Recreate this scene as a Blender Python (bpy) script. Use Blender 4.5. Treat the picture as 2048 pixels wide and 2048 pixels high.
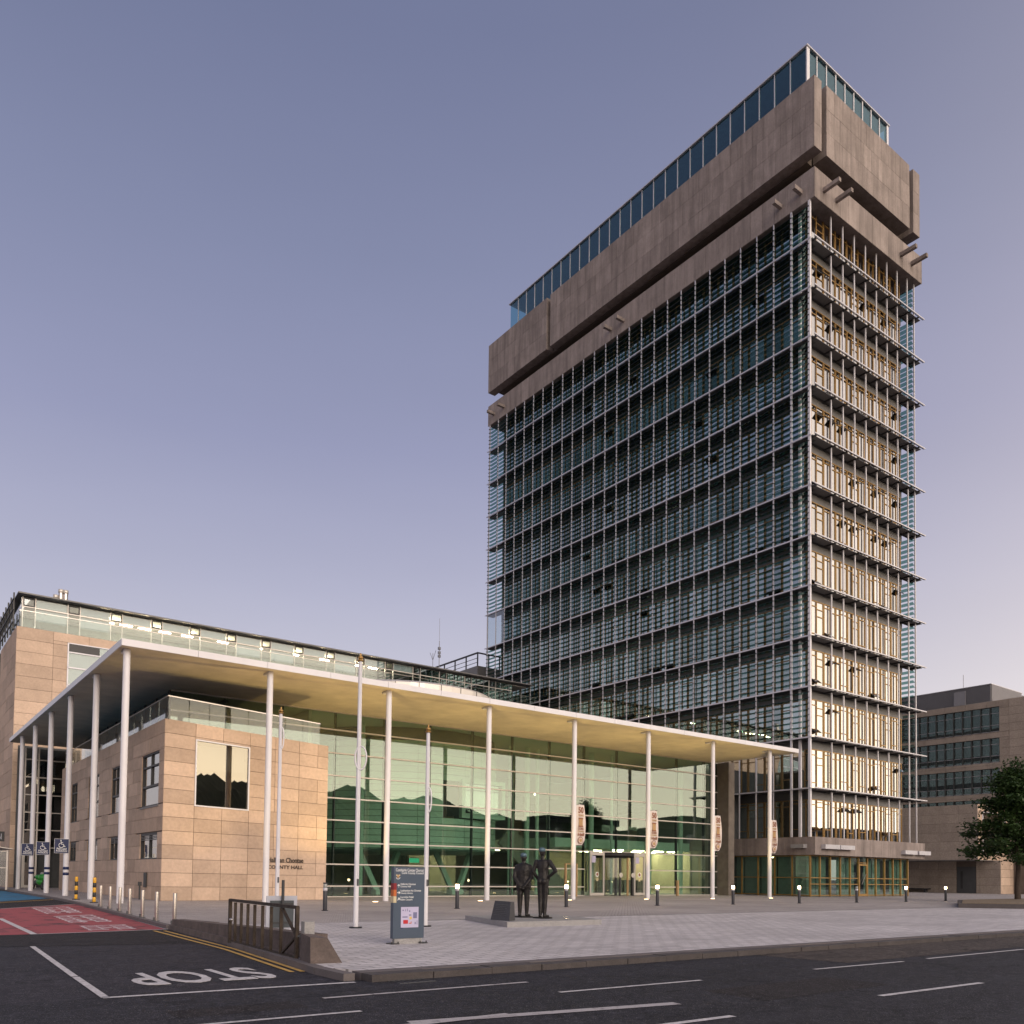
import bpy, bmesh, math, random
from mathutils import Matrix, Vector, Euler
random.seed(7)
R = math.radians
sc = bpy.context.scene
for o in list(bpy.data.objects):
    bpy.data.objects.remove(o)

# ---------------------------------------------------------------- camera
# world axes: +X along the entrance front (right and away), +Y along the tower's long side (left and away); plaza at z = 0
FOC, PPX, PPY, ROLL, PITCH, YAW = 1715.1, 1000.2, 1688.25, -0.012576, 0.036766, 0.933655
CAM_H = 1.28
cf = Vector((math.cos(YAW) * math.cos(PITCH), math.sin(YAW) * math.cos(PITCH), math.sin(PITCH)))
r0 = Vector((math.sin(YAW), -math.cos(YAW), 0))
d0 = cf.cross(r0)
cr = r0 * math.cos(ROLL) + d0 * math.sin(ROLL)
cd = d0 * math.cos(ROLL) - r0 * math.sin(ROLL)
cam = bpy.data.cameras.new('camera')
cam.sensor_width = 36
cam.lens = FOC / 2048 * 36
cam.shift_x = (1024 - PPX) / 2048
cam.shift_y = (PPY - 1024) / 2048
cam.clip_start = 0.1
cam.clip_end = 6000
camo = bpy.data.objects.new('camera', cam)
sc.collection.objects.link(camo)
mw = Matrix.Identity(4)
for i in range(3):
    mw[i][0], mw[i][1], mw[i][2] = cr[i], -cd[i], -cf[i]
mw[2][3] = CAM_H
camo.matrix_world = mw
sc.camera = camo

# ---------------------------------------------------------------- sky, sun, exposure
SUN_AZ, SUN_EL = R(-97), R(24)
world = bpy.data.worlds.new('World')
sc.world = world
world.use_nodes = True
wt = world.node_tree
wt.nodes.clear()
def wn(t, **k):
    n = wt.nodes.new(t)
    for a, b in k.items():
        setattr(n, a, b)
    return n
def wmath(op, a, b=None):
    n = wn('ShaderNodeMath', operation=op)
    for i, v in enumerate((a, b)):
        if v is None:
            continue
        if isinstance(v, (int, float)):
            n.inputs[i].default_value = v
        else:
            wt.links.new(v, n.inputs[i])
    return n.outputs[0]
tc = wn('ShaderNodeTexCoord')
sep = wn('ShaderNodeSeparateXYZ')
wt.links.new(tc.outputs['Generated'], sep.inputs[0])
zc = wmath('MAXIMUM', sep.outputs[2], 0.0)
ramp = wn('ShaderNodeValToRGB')
SKY = [(0.0, (0.730, 0.643, 0.640)), (.10, (0.710, 0.643, 0.678)), (.20, (0.593, 0.553, 0.635)), (.31, (0.452, 0.432, 0.553)), (.446, (0.322, 0.318, 0.467)),
       (.588, (0.235, 0.245, 0.374)), (.714, (0.178, 0.191, 0.311)), (1.0, (0.122, 0.141, 0.252))]
cr_ = ramp.color_ramp
while len(cr_.elements) < len(SKY):
    cr_.elements.new(0.5)
for e, (p, c) in zip(cr_.elements, SKY):
    e.position = p
    e.color = (*c, 1)
wt.links.new(zc, ramp.inputs[0])
# afterglow: the western sky, strongest above the place where the sun went down
hl = wmath('SQRT', wmath('ADD', wmath('MULTIPLY', sep.outputs[0], sep.outputs[0]), wmath('ADD', wmath('MULTIPLY', sep.outputs[1], sep.outputs[1]), 1e-4)))
GLOW_AZ = R(-74)
dt = wmath('ADD', wmath('MULTIPLY', sep.outputs[0], math.cos(GLOW_AZ)), wmath('MULTIPLY', sep.outputs[1], math.sin(GLOW_AZ)))
az = wmath('MULTIPLY', wmath('ADD', wmath('DIVIDE', dt, hl), 1.0), 0.5)
gl = wmath('MULTIPLY', wmath('POWER', wmath('MAXIMUM', az, 0.0), 3.2), wmath('EXPONENT', wmath('MULTIPLY', zc, -2.0)))
glow = wn('ShaderNodeMix', data_type='RGBA', blend_type='MIX')
glow.inputs[6].default_value = (0, 0, 0, 1)
glow.inputs[7].default_value = (3.5, 2.85, 1.98, 1)
wt.links.new(gl, glow.inputs[0])
nish = wn('ShaderNodeTexSky', sky_type='NISHITA')
nish.sun_disc = False
nish.sun_elevation = R(3)
nish.sun_rotation = math.pi / 2 - SUN_AZ
nish.air_density = 1.2
nish.dust_density = 1.5
nish.ozone_density = 3.0
bg1, bg2, bg3 = (wn('ShaderNodeBackground') for _ in range(3))
hz = wn('ShaderNodeTexNoise')
hz.inputs['Scale'].default_value = 1.6
hz.inputs['Detail'].default_value = 5
hm = wn('ShaderNodeVectorMath', operation='MULTIPLY')
hm.inputs[1].default_value = (1, 1, 3.5)
wt.links.new(tc.outputs['Generated'], hm.inputs[0])
wt.links.new(hm.outputs[0], hz.inputs['Vector'])
hr = wn('ShaderNodeMapRange')
wt.links.new(hz.outputs['Fac'], hr.inputs[0])
for i_, v_ in enumerate((.25, .75, .955, 1.045)):
    hr.inputs[i_ + 1].default_value = v_
hx = wn('ShaderNodeVectorMath', operation='SCALE')
wt.links.new(ramp.outputs[0], hx.inputs[0])
wt.links.new(hr.outputs[0], hx.inputs['Scale'])
wt.links.new(hx.outputs[0], bg1.inputs[0])
wt.links.new(glow.outputs[2], bg2.inputs[0])
wt.links.new(nish.outputs[0], bg3.inputs[0])
bg1.inputs[1].default_value = 0.93
bg2.inputs[1].default_value = 1.0
bg3.inputs[1].default_value = 0.05
ad1, ad2, wo = wn('ShaderNodeAddShader'), wn('ShaderNodeAddShader'), wn('ShaderNodeOutputWorld')
wt.links.new(bg1.outputs[0], ad1.inputs[0])
wt.links.new(bg2.outputs[0], ad1.inputs[1])
wt.links.new(ad1.outputs[0], ad2.inputs[0])
wt.links.new(bg3.outputs[0], ad2.inputs[1])
wt.links.new(ad2.outputs[0], wo.inputs[0])

sun = bpy.data.lights.new('sun', 'SUN')
sun.energy = 1.3
sun.angle = R(32)
sun.color = (1.0, .89, .79)
suno = bpy.data.objects.new('sun', sun)
sc.collection.objects.link(suno)
sdir = Vector((math.cos(SUN_AZ) * math.cos(SUN_EL), math.sin(SUN_AZ) * math.cos(SUN_EL), math.sin(SUN_EL)))
suno.rotation_euler = sdir.to_track_quat('Z', 'Y').to_euler()
suno.location = (60, -60, 80)

vs = sc.view_settings
vs.view_transform = 'Standard'
vs.look = 'None'
vs.exposure = 0.0
vs.gamma = 1.0
vs.use_curve_mapping = False
sc.render.engine = 'CYCLES'
cy = sc.cycles
cy.use_denoising = True
cy.max_bounces = 7
cy.diffuse_bounces = 3
cy.glossy_bounces = 4
cy.transmission_bounces = 4
cy.transparent_max_bounces = 24
cy.sample_clamp_indirect = 4.0
cy.caustics_reflective = False
cy.caustics_refractive = False

# ---------------------------------------------------------------- materials
def srgb(r, g, b):
    f = lambda c: (c / 255 / 12.92) if c <= 10 else ((c / 255 + .055) / 1.055) ** 2.4
    return (f(r), f(g), f(b))
def newmat(name):
    m = bpy.data.materials.new(name)
    m.use_nodes = True
    m.node_tree.nodes.clear()
    return m, m.node_tree
def nd(t, ty, **k):
    n = t.nodes.new(ty)
    for a, b in k.items():
        setattr(n, a, b)
    return n
def noise(t, vec, scale, detail=4, rough=.6):
    n = nd(t, 'ShaderNodeTexNoise')
    n.inputs['Scale'].default_value = scale
    n.inputs['Detail'].default_value = detail
    n.inputs['Roughness'].default_value = rough
    t.links.new(vec, n.inputs['Vector'])
    return n.outputs['Fac']
def vmul(t, vec, s):
    n = nd(t, 'ShaderNodeVectorMath', operation='MULTIPLY')
    t.links.new(vec, n.inputs[0])
    n.inputs[1].default_value = s
    return n.outputs[0]
def mixc(t, fac, a, b, blend='MIX'):
    n = nd(t, 'ShaderNodeMix', data_type='RGBA', blend_type=blend)
    for s, v in ((0, fac), (6, a), (7, b)):
        if isinstance(v, (int, float)):
            n.inputs[s].default_value = v
        elif isinstance(v, tuple):
            n.inputs[s].default_value = (*v[:3], 1)
        else:
            t.links.new(v, n.inputs[s])
    return n.outputs[2]
def mrange(t, v, a, b, c, d):
    n = nd(t, 'ShaderNodeMapRange')
    t.links.new(v, n.inputs[0])
    for i, x in enumerate((a, b, c, d)):
        n.inputs[i + 1].default_value = x
    return n.outputs[0]
def bump(t, h, strength, dist=.02):
    n = nd(t, 'ShaderNodeBump')
    n.inputs['Strength'].default_value = strength
    n.inputs['Distance'].default_value = dist
    t.links.new(h, n.inputs['Height'])
    return n.outputs[0]
def principled(t, col, rough, metal=0, normal=None, spec=.5, emit=None, es=0):
    p = nd(t, 'ShaderNodeBsdfPrincipled')
    if isinstance(col, tuple):
        p.inputs['Base Color'].default_value = (*col[:3], 1)
    else:
        t.links.new(col, p.inputs['Base Color'])
    if isinstance(rough, (int, float)):
        p.inputs['Roughness'].default_value = rough
    else:
        t.links.new(rough, p.inputs['Roughness'])
    p.inputs['Metallic'].default_value = metal
    p.inputs['Specular IOR Level'].default_value = spec
    if normal is not None:
        t.links.new(normal, p.inputs['Normal'])
    if emit:
        p.inputs['Emission Color'].default_value = (*emit, 1)
        p.inputs['Emission Strength'].default_value = es
    o = nd(t, 'ShaderNodeOutputMaterial')
    t.links.new(p.outputs[0], o.inputs[0])
    return p
def mat(name, col, rough=.6, metal=0, var=.12, scale=2.0, bmp=0.0, bscale=30, rnd=0.0, spec=.5, streak=0.0, speck=0.0, speck_scale=60):
    """plain weathered surface: low noise tone, fine relief, a tone of its own per piece"""
    m, t = newmat(name)
    pos = nd(t, 'ShaderNodeNewGeometry').outputs['Position']
    n1 = noise(t, pos, scale, 5)
    lo = tuple(c * (1 - var) for c in col)
    hi = tuple(min(1, c * (1 + var)) for c in col)
    c = mixc(t, mrange(t, n1, .3, .7, 0, 1), lo, hi)
    if streak:
        n2 = noise(t, vmul(t, pos, (1.3, 1.3, .10)), 1.6, 5)
        c = mixc(t, mrange(t, n2, .42, .70, 0, streak), c, tuple(x * .45 for x in col))
    if speck:
        n3 = noise(t, pos, speck_scale, 2)
        c = mixc(t, mrange(t, n3, .35, .75, 0, 1), c, mixc(t, speck, c, tuple(x * .3 for x in col)))
    if rnd:
        oi = nd(t, 'ShaderNodeObjectInfo').outputs['Random']
        g = mrange(t, oi, 0, 1, 1 - rnd, 1 + rnd)
        cmb = nd(t, 'ShaderNodeCombineColor')
        for i in range(3):
            t.links.new(g, cmb.inputs[i])
        c = mixc(t, 1.0, c, cmb.outputs[0], 'MULTIPLY')
    nrm = bump(t, noise(t, pos, bscale, 4), bmp) if bmp else None
    principled(t, c, rough, metal, nrm, spec)
    return m
def emis(name, col, s):
    m, t = newmat(name)
    e = nd(t, 'ShaderNodeEmission')
    e.inputs[0].default_value = (*col, 1)
    e.inputs[1].default_value = s
    o = nd(t, 'ShaderNodeOutputMaterial')
    t.links.new(e.outputs[0], o.inputs[0])
    return m
def glass(name, tint, rmin, rmax, wav=.0, gcol=(1, 1, 1), rough=0.0, wscale=.35, isl=0.0):
    """coated sheet glass: part mirror, part tinted see-through, slightly wavy"""
    m, t = newmat(name)
    pos = nd(t, 'ShaderNodeNewGeometry').outputs['Position']
    lw = nd(t, 'ShaderNodeLayerWeight')                     # Schlick term from the facing angle, the same on both faces
    lw.inputs[0].default_value = .5
    fr = nd(t, 'ShaderNodeMath', operation='POWER')
    t.links.new(lw.outputs['Facing'], fr.inputs[0])
    fr.inputs[1].default_value = 4.0
    tr = nd(t, 'ShaderNodeBsdfTransparent')
    tr.inputs[0].default_value = (*(c ** .5 for c in tint), 1)      # both faces of a pane tint
    gl = nd(t, 'ShaderNodeBsdfGlossy')
    gl.inputs['Color'].default_value = (*gcol, 1)
    gl.inputs['Roughness'].default_value = rough
    if wav:
        b = bump(t, noise(t, pos, wscale, 1), wav, .05)
        t.links.new(b, gl.inputs['Normal'])
    if isl:                                                 # every pane reflects a little differently
        ri = mrange(t, nd(t, 'ShaderNodeNewGeometry').outputs['Random Per Island'], 0, 1, 1 - isl, 1)
        ro = mrange(t, nd(t, 'ShaderNodeObjectInfo').outputs['Random'], 0, 1, 1 - isl, 1)
        cm = nd(t, 'ShaderNodeCombineColor')
        mm = nd(t, 'ShaderNodeMath', operation='MULTIPLY')
        t.links.new(ri, mm.inputs[0])
        t.links.new(ro, mm.inputs[1])
        for k in range(3):
            t.links.new(mm.outputs[0], cm.inputs[k])
        t.links.new(mixc(t, 1.0, gcol, cm.outputs[0], 'MULTIPLY'), gl.inputs['Color'])
    mx = nd(t, 'ShaderNodeMixShader')
    t.links.new(mrange(t, fr.outputs[0], 0, 1, rmin, rmax), mx.inputs[0])
    t.links.new(tr.outputs[0], mx.inputs[1])
    t.links.new(gl.outputs[0], mx.inputs[2])
    o = nd(t, 'ShaderNodeOutputMaterial')
    t.links.new(mx.outputs[0], o.inputs[0])
    return m

MT = {}
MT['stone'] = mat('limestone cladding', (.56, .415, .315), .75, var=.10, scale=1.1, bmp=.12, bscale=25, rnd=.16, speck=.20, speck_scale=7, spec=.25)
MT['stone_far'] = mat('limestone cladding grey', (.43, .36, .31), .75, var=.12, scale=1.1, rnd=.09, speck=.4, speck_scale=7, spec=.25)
MT['joint'] = mat('dark joint mortar', (.15, .12, .10), .9)
MT['concrete'] = mat('tower precast concrete', (.335, .28, .258), .85, var=.16, scale=.8, bmp=.25, bscale=18, rnd=.13, streak=.6, speck=.35, speck_scale=14, spec=.2)
MT['steel_grey'] = mat('grey painted steel', (.58, .565, .60), .45, var=.08, metal=.3)
MT['steel_dark'] = mat('dark grating steel', (.07, .072, .078), .5, var=.1)
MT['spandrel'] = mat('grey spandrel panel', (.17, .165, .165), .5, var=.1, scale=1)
MT['gold'] = mat('gold anodised frame', (.42, .25, .085), .38, metal=.55, var=.12)
MT['white'] = mat('white painted metal', (.70, .685, .72), .4, var=.05, scale=.8)
MT['soffit'] = mat('cream soffit render', (.66, .585, .45), .8, var=.13, scale=.8)
MT['frame_dark'] = mat('dark window frame', (.035, .035, .038), .5)
MT['frame_lt'] = mat('pale aluminium frame', (.60, .56, .52), .4, metal=.4, var=.05)
MT['green_clad'] = mat('pale green cladding', (.55, .68, .58), .55, var=.06, scale=.8, rnd=.05)
MT['interior'] = mat('interior wall', (.42, .40, .36), .8, var=.06)
MT['interior_dk'] = mat('dark interior', (.075, .078, .08), .8, var=.15)
MT['ceiling'] = mat('white ceiling', (.62, .60, .55), .8, var=.04)
MT['wood'] = mat('tan timber', (.40, .26, .13), .55, var=.15, scale=4)
MT['blind'] = mat('roller blind fabric', (.52, .52, .50), .85, var=.05)
MT['steel'] = mat('brushed stainless steel', (.55, .51, .48), .28, metal=1, var=.08)
MT['bollard'] = mat('charcoal bollard paint', (.035, .036, .045), .45, var=.15)
MT['bronze'] = mat('dark bronze', (.020, .017, .016), .40, metal=.35, var=.5, scale=11, bmp=1.0, bscale=16)
MT['verdigris'] = mat('verdigris bronze', (.10, .16, .20), .5, metal=.4, var=.25, scale=18, bmp=.3, bscale=45)
MT['granite'] = mat('pale granite', (.34, .33, .33), .6, var=.12, scale=5, speck=.5, speck_scale=55)
MT['granite_dk'] = mat('dark granite', (.045, .045, .05), .5, var=.2, scale=12, speck=.3)
MT['kerb'] = mat('kerb granite', (.075, .064, .064), .8, var=.2, scale=3, bmp=.3, bscale=25, speck=.4, speck_scale=40)
MT['footing'] = mat('footpath concrete', (.15, .13, .13), .85, var=.15, scale=2, bmp=.2, bscale=25, speck=.3, speck_scale=40)
MT['wallconc'] = mat('rough low wall concrete', (.135, .105, .095), .9, var=.3, scale=2.5, bmp=.6, bscale=12, speck=.4, speck_scale=22)
MT['rust'] = mat('rusted gate iron', (.055, .04, .03), .7, metal=.3, var=.45, scale=9, bmp=.3, bscale=35)
MT['signgrey'] = mat('slate grey sign panel', srgb(72, 84, 100), .4, var=.05)
MT['signblue'] = mat('navy sign face', (.008, .018, .085), .4, var=.08)
MT['signback'] = mat('grey sign back', (.40, .41, .47), .45, var=.08)
MT['signframe'] = mat('dark sign frame', (.05, .06, .07), .5)
MT['paintw'] = mat('white lettering', (.78, .78, .78), .5, var=.04)
MT['linew'] = mat('worn white road paint', (.62, .59, .60), .8, var=.22, scale=9, speck=.55, speck_scale=24)
MT['liney'] = mat('yellow road paint', (.62, .38, .10), .8, var=.2, scale=8, speck=.5, speck_scale=28)
MT['letters'] = mat('brown metal letters', (.06, .04, .03), .5)
MT['banner'] = mat('cream banner cloth', (.66, .58, .54), .8, var=.06, scale=3)
MT['bannerp'] = mat('brown banner print', (.26, .115, .07), .8)
MT['bannerg'] = mat('gold banner print', (.40, .25, .12), .8)
MT['red1'] = mat('dark red tab', (.22, .012, .02), .5)
MT['red2'] = mat('orange tab', (.50, .13, .03), .5)
MT['red3'] = mat('cream tab', (.58, .50, .32), .5)
MT['mapbg'] = mat('map sheet', (.48, .45, .62), .4, var=.08)
MT['mapred'] = mat('map red block', (.45, .02, .03), .5)
MT['mapblue'] = mat('map blue block', (.16, .16, .28), .5)
MT['mapyel'] = mat('map yellow block', (.65, .45, .12), .5)
MT['poleblue'] = mat('navy band paint', (.008, .018, .085), .4)
MT['hazy'] = mat('yellow bollard paint', (.72, .38, .03), .45, var=.1)
MT['hazb'] = mat('black bollard paint', (.02, .02, .02), .5)
MT['bikegreen'] = mat('bright green paint', (.03, .26, .035), .3, var=.05)
MT['rubber'] = mat('black rubber', (.015, .015, .016), .7)
MT['bark'] = mat('tree bark', (.06, .042, .032), .9, var=.3, scale=14, bmp=.6, bscale=30)
MT['louvre_metal'] = mat('louvre metal', (.34, .33, .36), .45, metal=.4, var=.06)
MT['mast'] = mat('galvanised mast', (.30, .30, .33), .5, metal=.5)
MT['hill'] = mat('wooded hillside', (.065, .075, .05), .95, var=.5, scale=.25)
MT['pier'] = mat('dark stone pier', (.16, .135, .115), .8, var=.2, scale=2)
MT['house'] = mat('rendered house wall', (.13, .13, .12), .9, var=.1, scale=.3)
MT['slate'] = mat('slate roof', (.05, .05, .055), .8, var=.2)
MT['gravel'] = mat('brown gravel mulch', (.19, .145, .10), .95, var=.4, scale=22, bmp=.8, bscale=45)
MT['lamp_on'] = emis('lit lamp glass', (1.0, .70, .38), 26.0)
MT['lamp_ground'] = emis('lit ground lamp', (1.0, .66, .32), 14.0)
MT['lamp_off'] = mat('unlit lamp glass', (.30, .31, .30), .2, var=.05)
MT['ceil_light'] = emis('ceiling light tube', (1.0, .80, .52), 11.0)
MT['room_light'] = emis('room ceiling light', (1.0, .82, .50), 42.0)
MT['pent_light'] = emis('penthouse ceiling light', (1.0, .78, .46), 130.0)
MT['exit'] = emis('exit sign', (.10, .62, .32), .9)
MT['rearlamp'] = emis('red reflected lamp', (1.0, .04, .05), 1.4)
# glass
MT['g_hall'] = glass('hall curtain glass', (.55, .72, .63), .11, 1.0, .08, (.93, .99, .95), wscale=.30)
MT['g_south'] = glass('tower coated window', (.30, .34, .33), .66, 1.0, .04, (1, .98, .93), wscale=.8, isl=.30)
MT['g_long'] = glass('tower tinted window', (.26, .38, .37), .46, .95, .06, (.92, 1.0, 1.0), wscale=.8, isl=.45)
MT['g_blade'] = glass('green louvre blade', (.20, .36, .33), .09, .8, 0, (.8, .97, .93))
MT['g_roof'] = glass('blue roof glass', (.30, .55, .62), .09, .8, 0, (.75, .95, 1))
MT['attic'] = mat('teal attic wall', (.075, .115, .135), .8, var=.1)
MT['attic_ceiling_lit'] = mat('teal ceiling with painted light', (.24, .34, .36), .8, var=.1)  # lit look of the lantern ceiling put into a paler colour
MT['g_clear'] = glass('clear rail glass', (.84, .91, .89), .045, .8, 0)
MT['g_pent'] = glass('penthouse glass', (.70, .80, .82), .08, .8, .06)
MT['g_wing'] = glass('wing window glass', (.30, .33, .32), .22, 1, .10, wscale=.5)
MT['g_pic'] = glass('picture window glass', (.35, .37, .34), .20, 1, .05, (1, .93, .80), wscale=.4)
MT['g_lib'] = glass('library window glass', (.20, .28, .28), .13, .8, .06, (.85, .97, 1), wscale=.5)
MT['g_frost'] = glass('frosted end screen', (.62, .72, .76), .12, .8, 0, rough=.2)

def paving(name, sx, sy, colA, colB, mortar, rot=0.0, bmp=.5, var=.16):
    m, t = newmat(name)
    pos = nd(t, 'ShaderNodeNewGeometry').outputs['Position']
    mp = nd(t, 'ShaderNodeMapping')
    mp.inputs['Rotation'].default_value = (0, 0, rot)
    t.links.new(pos, mp.inputs[0])
    b = nd(t, 'ShaderNodeTexBrick')
    b.offset = .5
    b.inputs['Scale'].default_value = 1.0
    b.inputs['Mortar Size'].default_value = .016
    b.inputs['Mortar Smooth'].default_value = .3
    b.inputs['Brick Width'].default_value = sx
    b.inputs['Row Height'].default_value = sy
    b.inputs['Color1'].default_value = (*colA, 1)
    b.inputs['Color2'].default_value = (*colB, 1)
    b.inputs['Mortar'].default_value = (*mortar, 1)
    t.links.new(mp.outputs[0], b.inputs['Vector'])
    big = mrange(t, noise(t, pos, .22, 5), .35, .68, 0, 1)
    c = mixc(t, 1.0, b.outputs['Color'], mixc(t, big, (1 - var,) * 3, (1 + var * .6,) * 3), 'MULTIPLY')
    blot = mrange(t, noise(t, vmul(t, pos, (.45, 1.7, 1)), .9, 8, .75), .50, .70, 0, .60)
    c = mixc(t, blot, c, tuple(x * .45 for x in colA))
    c = mixc(t, mrange(t, noise(t, pos, 16, 4, .75), .48, .72, 0, .5), c, tuple(x * .4 for x in colA))
    rr = mrange(t, noise(t, pos, .5, 4), .3, .7, .55, .85)
    principled(t, c, rr, 0, bump(t, b.outputs['Fac'], -bmp, .01), .35)
    return m
MT['pave_near'] = paving('pale paving slabs', .42, .21, (.68, .64, .645), (.54, .51, .52), (.22, .20, .20), 0.0, .5)
MT['pave_far'] = paving('grey brick paving', .22, .11, (.54, .495, .49), (.43, .395, .39), (.19, .17, .165), R(45), .5, .2)

def asphalt(name, col, sheen):
    m, t = newmat(name)
    pos = nd(t, 'ShaderNodeNewGeometry').outputs['Position']
    fine = noise(t, pos, 42, 3, .8)
    mid = noise(t, pos, 3.5, 6, .8)
    big = noise(t, vmul(t, pos, (.45, 1.0, 1)), .7, 7, .72)
    c = mixc(t, mrange(t, big, .36, .66, 0, 1), tuple(x * .62 for x in col), tuple(x * 1.75 for x in col))
    c = mixc(t, mrange(t, mid, .45, .70, 0, .6), c, tuple(x * 2.2 for x in col))
    c = mixc(t, mrange(t, fine, .54, .68, 0, .85), c, tuple(min(1, x * 4.2) for x in col))
    c = mixc(t, mrange(t, noise(t, pos, 70, 1), .66, .72, 0, .8), c, (.34, .33, .34))
    lane = noise(t, vmul(t, pos, (.06, 1.5, 1)), 1.0, 3)
    c = mixc(t, mrange(t, lane, .52, .68, 0, .45), c, tuple(x * 2.6 for x in col))
    clump = noise(t, pos, 8, 6, .9)
    c = mixc(t, mrange(t, clump, .52, .66, 0, .8), c, tuple(min(1, x * 5.5) for x in col))
    stain = noise(t, vmul(t, pos, (.8, 1.6, 1)), 1.3, 6, .7)
    c = mixc(t, mrange(t, stain, .60, .70, 0, .6), c, tuple(x * .35 for x in col))
    vo = nd(t, 'ShaderNodeTexVoronoi', feature='DISTANCE_TO_EDGE')
    vo.inputs['Scale'].default_value = .55
    wob = nd(t, 'ShaderNodeVectorMath', operation='ADD')
    nz = nd(t, 'ShaderNodeTexNoise')
    nz.inputs['Scale'].default_value = 1.7
    nz.inputs['Detail'].default_value = 5
    t.links.new(pos, nz.inputs['Vector'])
    t.links.new(pos, wob.inputs[0])
    t.links.new(vmul(t, nz.outputs['Color'], (1.6, 1.6, 0)), wob.inputs[1])
    t.links.new(wob.outputs[0], vo.inputs['Vector'])
    c = mixc(t, mrange(t, vo.outputs['Distance'], .004, .014, .55, 0), c, (.004, .004, .005))
    rr = mrange(t, big, .3, .7, sheen, sheen + .25)
    principled(t, c, rr, 0, bump(t, fine, .7, .015), .22)
    return m
MT['asphalt'] = asphalt('main road asphalt', (.015, .0147, .018), .62)
MT['asphalt_side'] = asphalt('side road asphalt', (.018, .0168, .0205), .62)
MT['asphalt_new'] = asphalt('newer brown asphalt', (.014, .0122, .013), .65)
MT['asphalt_tan'] = asphalt('tan anti-skid asphalt', (.040, .033, .030), .7)
def worn(name, col, under, amount, scale):
    m, t = newmat(name)
    pos = nd(t, 'ShaderNodeNewGeometry').outputs['Position']
    w = noise(t, vmul(t, pos, (1, .55, 1)), scale, 6, .72)
    c = mixc(t, mrange(t, w, .55 - amount, .70 - amount, 1, 0), under, col)
    c = mixc(t, mrange(t, noise(t, pos, 60, 2), .5, .7, 0, .3), c, under)
    principled(t, c, .75, 0, bump(t, noise(t, pos, 90, 2), .4, .01), .3)
    return m
MT['redpaint'] = worn('worn red road paint', (.36, .085, .095), (.07, .045, .05), .04, 1.4)
MT['bluepaint'] = worn('worn blue road paint', (.045, .20, .36), (.06, .08, .10), .04, 1.6)
MT['barpaint'] = worn('worn white bars', (.66, .56, .58), (.33, .11, .12), .06, 4)
MT['linefade'] = worn('faded white road line', (.46, .43, .44), (.045, .043, .05), .0, 7)
def leafmat():
    m, t = newmat('tree leaves')
    oi = nd(t, 'ShaderNodeNewGeometry')
    n = noise(t, oi.outputs['Position'], 1.5, 3)
    c = mixc(t, mrange(t, n, .3, .7, 0, 1), (.012, .032, .010), (.036, .072, .018))
    c = mixc(t, mrange(t, oi.outputs['Random Per Island'], 0, 1, 0, .6), c, (.055, .09, .024))
    d = principled(t, c, .5, 0, None, .35)
    tl = nd(t, 'ShaderNodeBsdfTranslucent')
    t.links.new(c, tl.inputs[0])
    mx = nd(t, 'ShaderNodeMixShader')
    mx.inputs[0].default_value = .25
    o = [x for x in t.nodes if x.type == 'OUTPUT_MATERIAL'][0]
    t.links.new(d.outputs[0], mx.inputs[1])
    t.links.new(tl.outputs[0], mx.inputs[2])
    t.links.new(mx.outputs[0], o.inputs[0])
    return m
MT['leaf'] = leafmat()

# ---------------------------------------------------------------- object helpers (everything is given in world coordinates)
COL = sc.collection
W = {}
def place(o, parent, m):
    COL.objects.link(o)
    W[o] = m
    if parent is not None:
        o.parent = parent
        o.matrix_parent_inverse = W[parent].inverted()
    o.matrix_basis = m
    return o
def tag(o, label, cat, group=None):
    o['label'] = label
    o['category'] = cat
    if group:
        o['group'] = group
    return o
def thing(name, label, cat, loc=(0, 0, 0), group=None):
    return tag(place(bpy.data.objects.new(name, None), None, Matrix.Translation(loc)), label, cat, group)
_unit = {}
def unit(kind, mt):
    k = (kind, mt)
    if k in _unit:
        return _unit[k]
    me = bpy.data.meshes.new(kind)
    bm = bmesh.new()
    if kind == 'box':
        bmesh.ops.create_cube(bm, size=1)
    elif kind == 'cyl':
        bmesh.ops.create_cone(bm, cap_ends=True, segments=24, radius1=1, radius2=1, depth=1)
    elif kind == 'cone':
        bmesh.ops.create_cone(bm, cap_ends=True, segments=24, radius1=1, radius2=.72, depth=1)
    elif kind == 'ball':
        bmesh.ops.create_uvsphere(bm, u_segments=16, v_segments=10, radius=1)
    if kind != 'box':
        for f in bm.faces:
            f.smooth = len(f.verts) == 4 or kind == 'ball'
    bm.to_mesh(me)
    bm.free()
    me.materials.append(MT[mt])
    _unit[k] = me
    return me
def box(name, x0, x1, y0, y1, z0, z1, mt, parent=None):
    m = Matrix.Translation(((x0 + x1) / 2, (y0 + y1) / 2, (z0 + z1) / 2)) @ Matrix.Diagonal((abs(x1 - x0), abs(y1 - y0), abs(z1 - z0), 1))
    return place(bpy.data.objects.new(name, unit('box', mt)), parent, m)
def obox(name, center, size, rot, mt, parent=None):
    m = Matrix.Translation(center) @ Euler(rot).to_matrix().to_4x4() @ Matrix.Diagonal((*size, 1))
    return place(bpy.data.objects.new(name, unit('box', mt)), parent, m)
def bar(name, a, b, w, h, mt, parent=None, kind='box'):
    a, b = Vector(a), Vector(b)
    d = b - a
    q = d.to_track_quat('Z', 'Y').to_matrix().to_4x4()
    s = (w, h, d.length, 1) if kind == 'box' else (w, h, d.length, 1)
    return place(bpy.data.objects.new(name, unit(kind, mt)), parent, Matrix.Translation((a + b) / 2) @ q @ Matrix.Diagonal(s))
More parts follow.
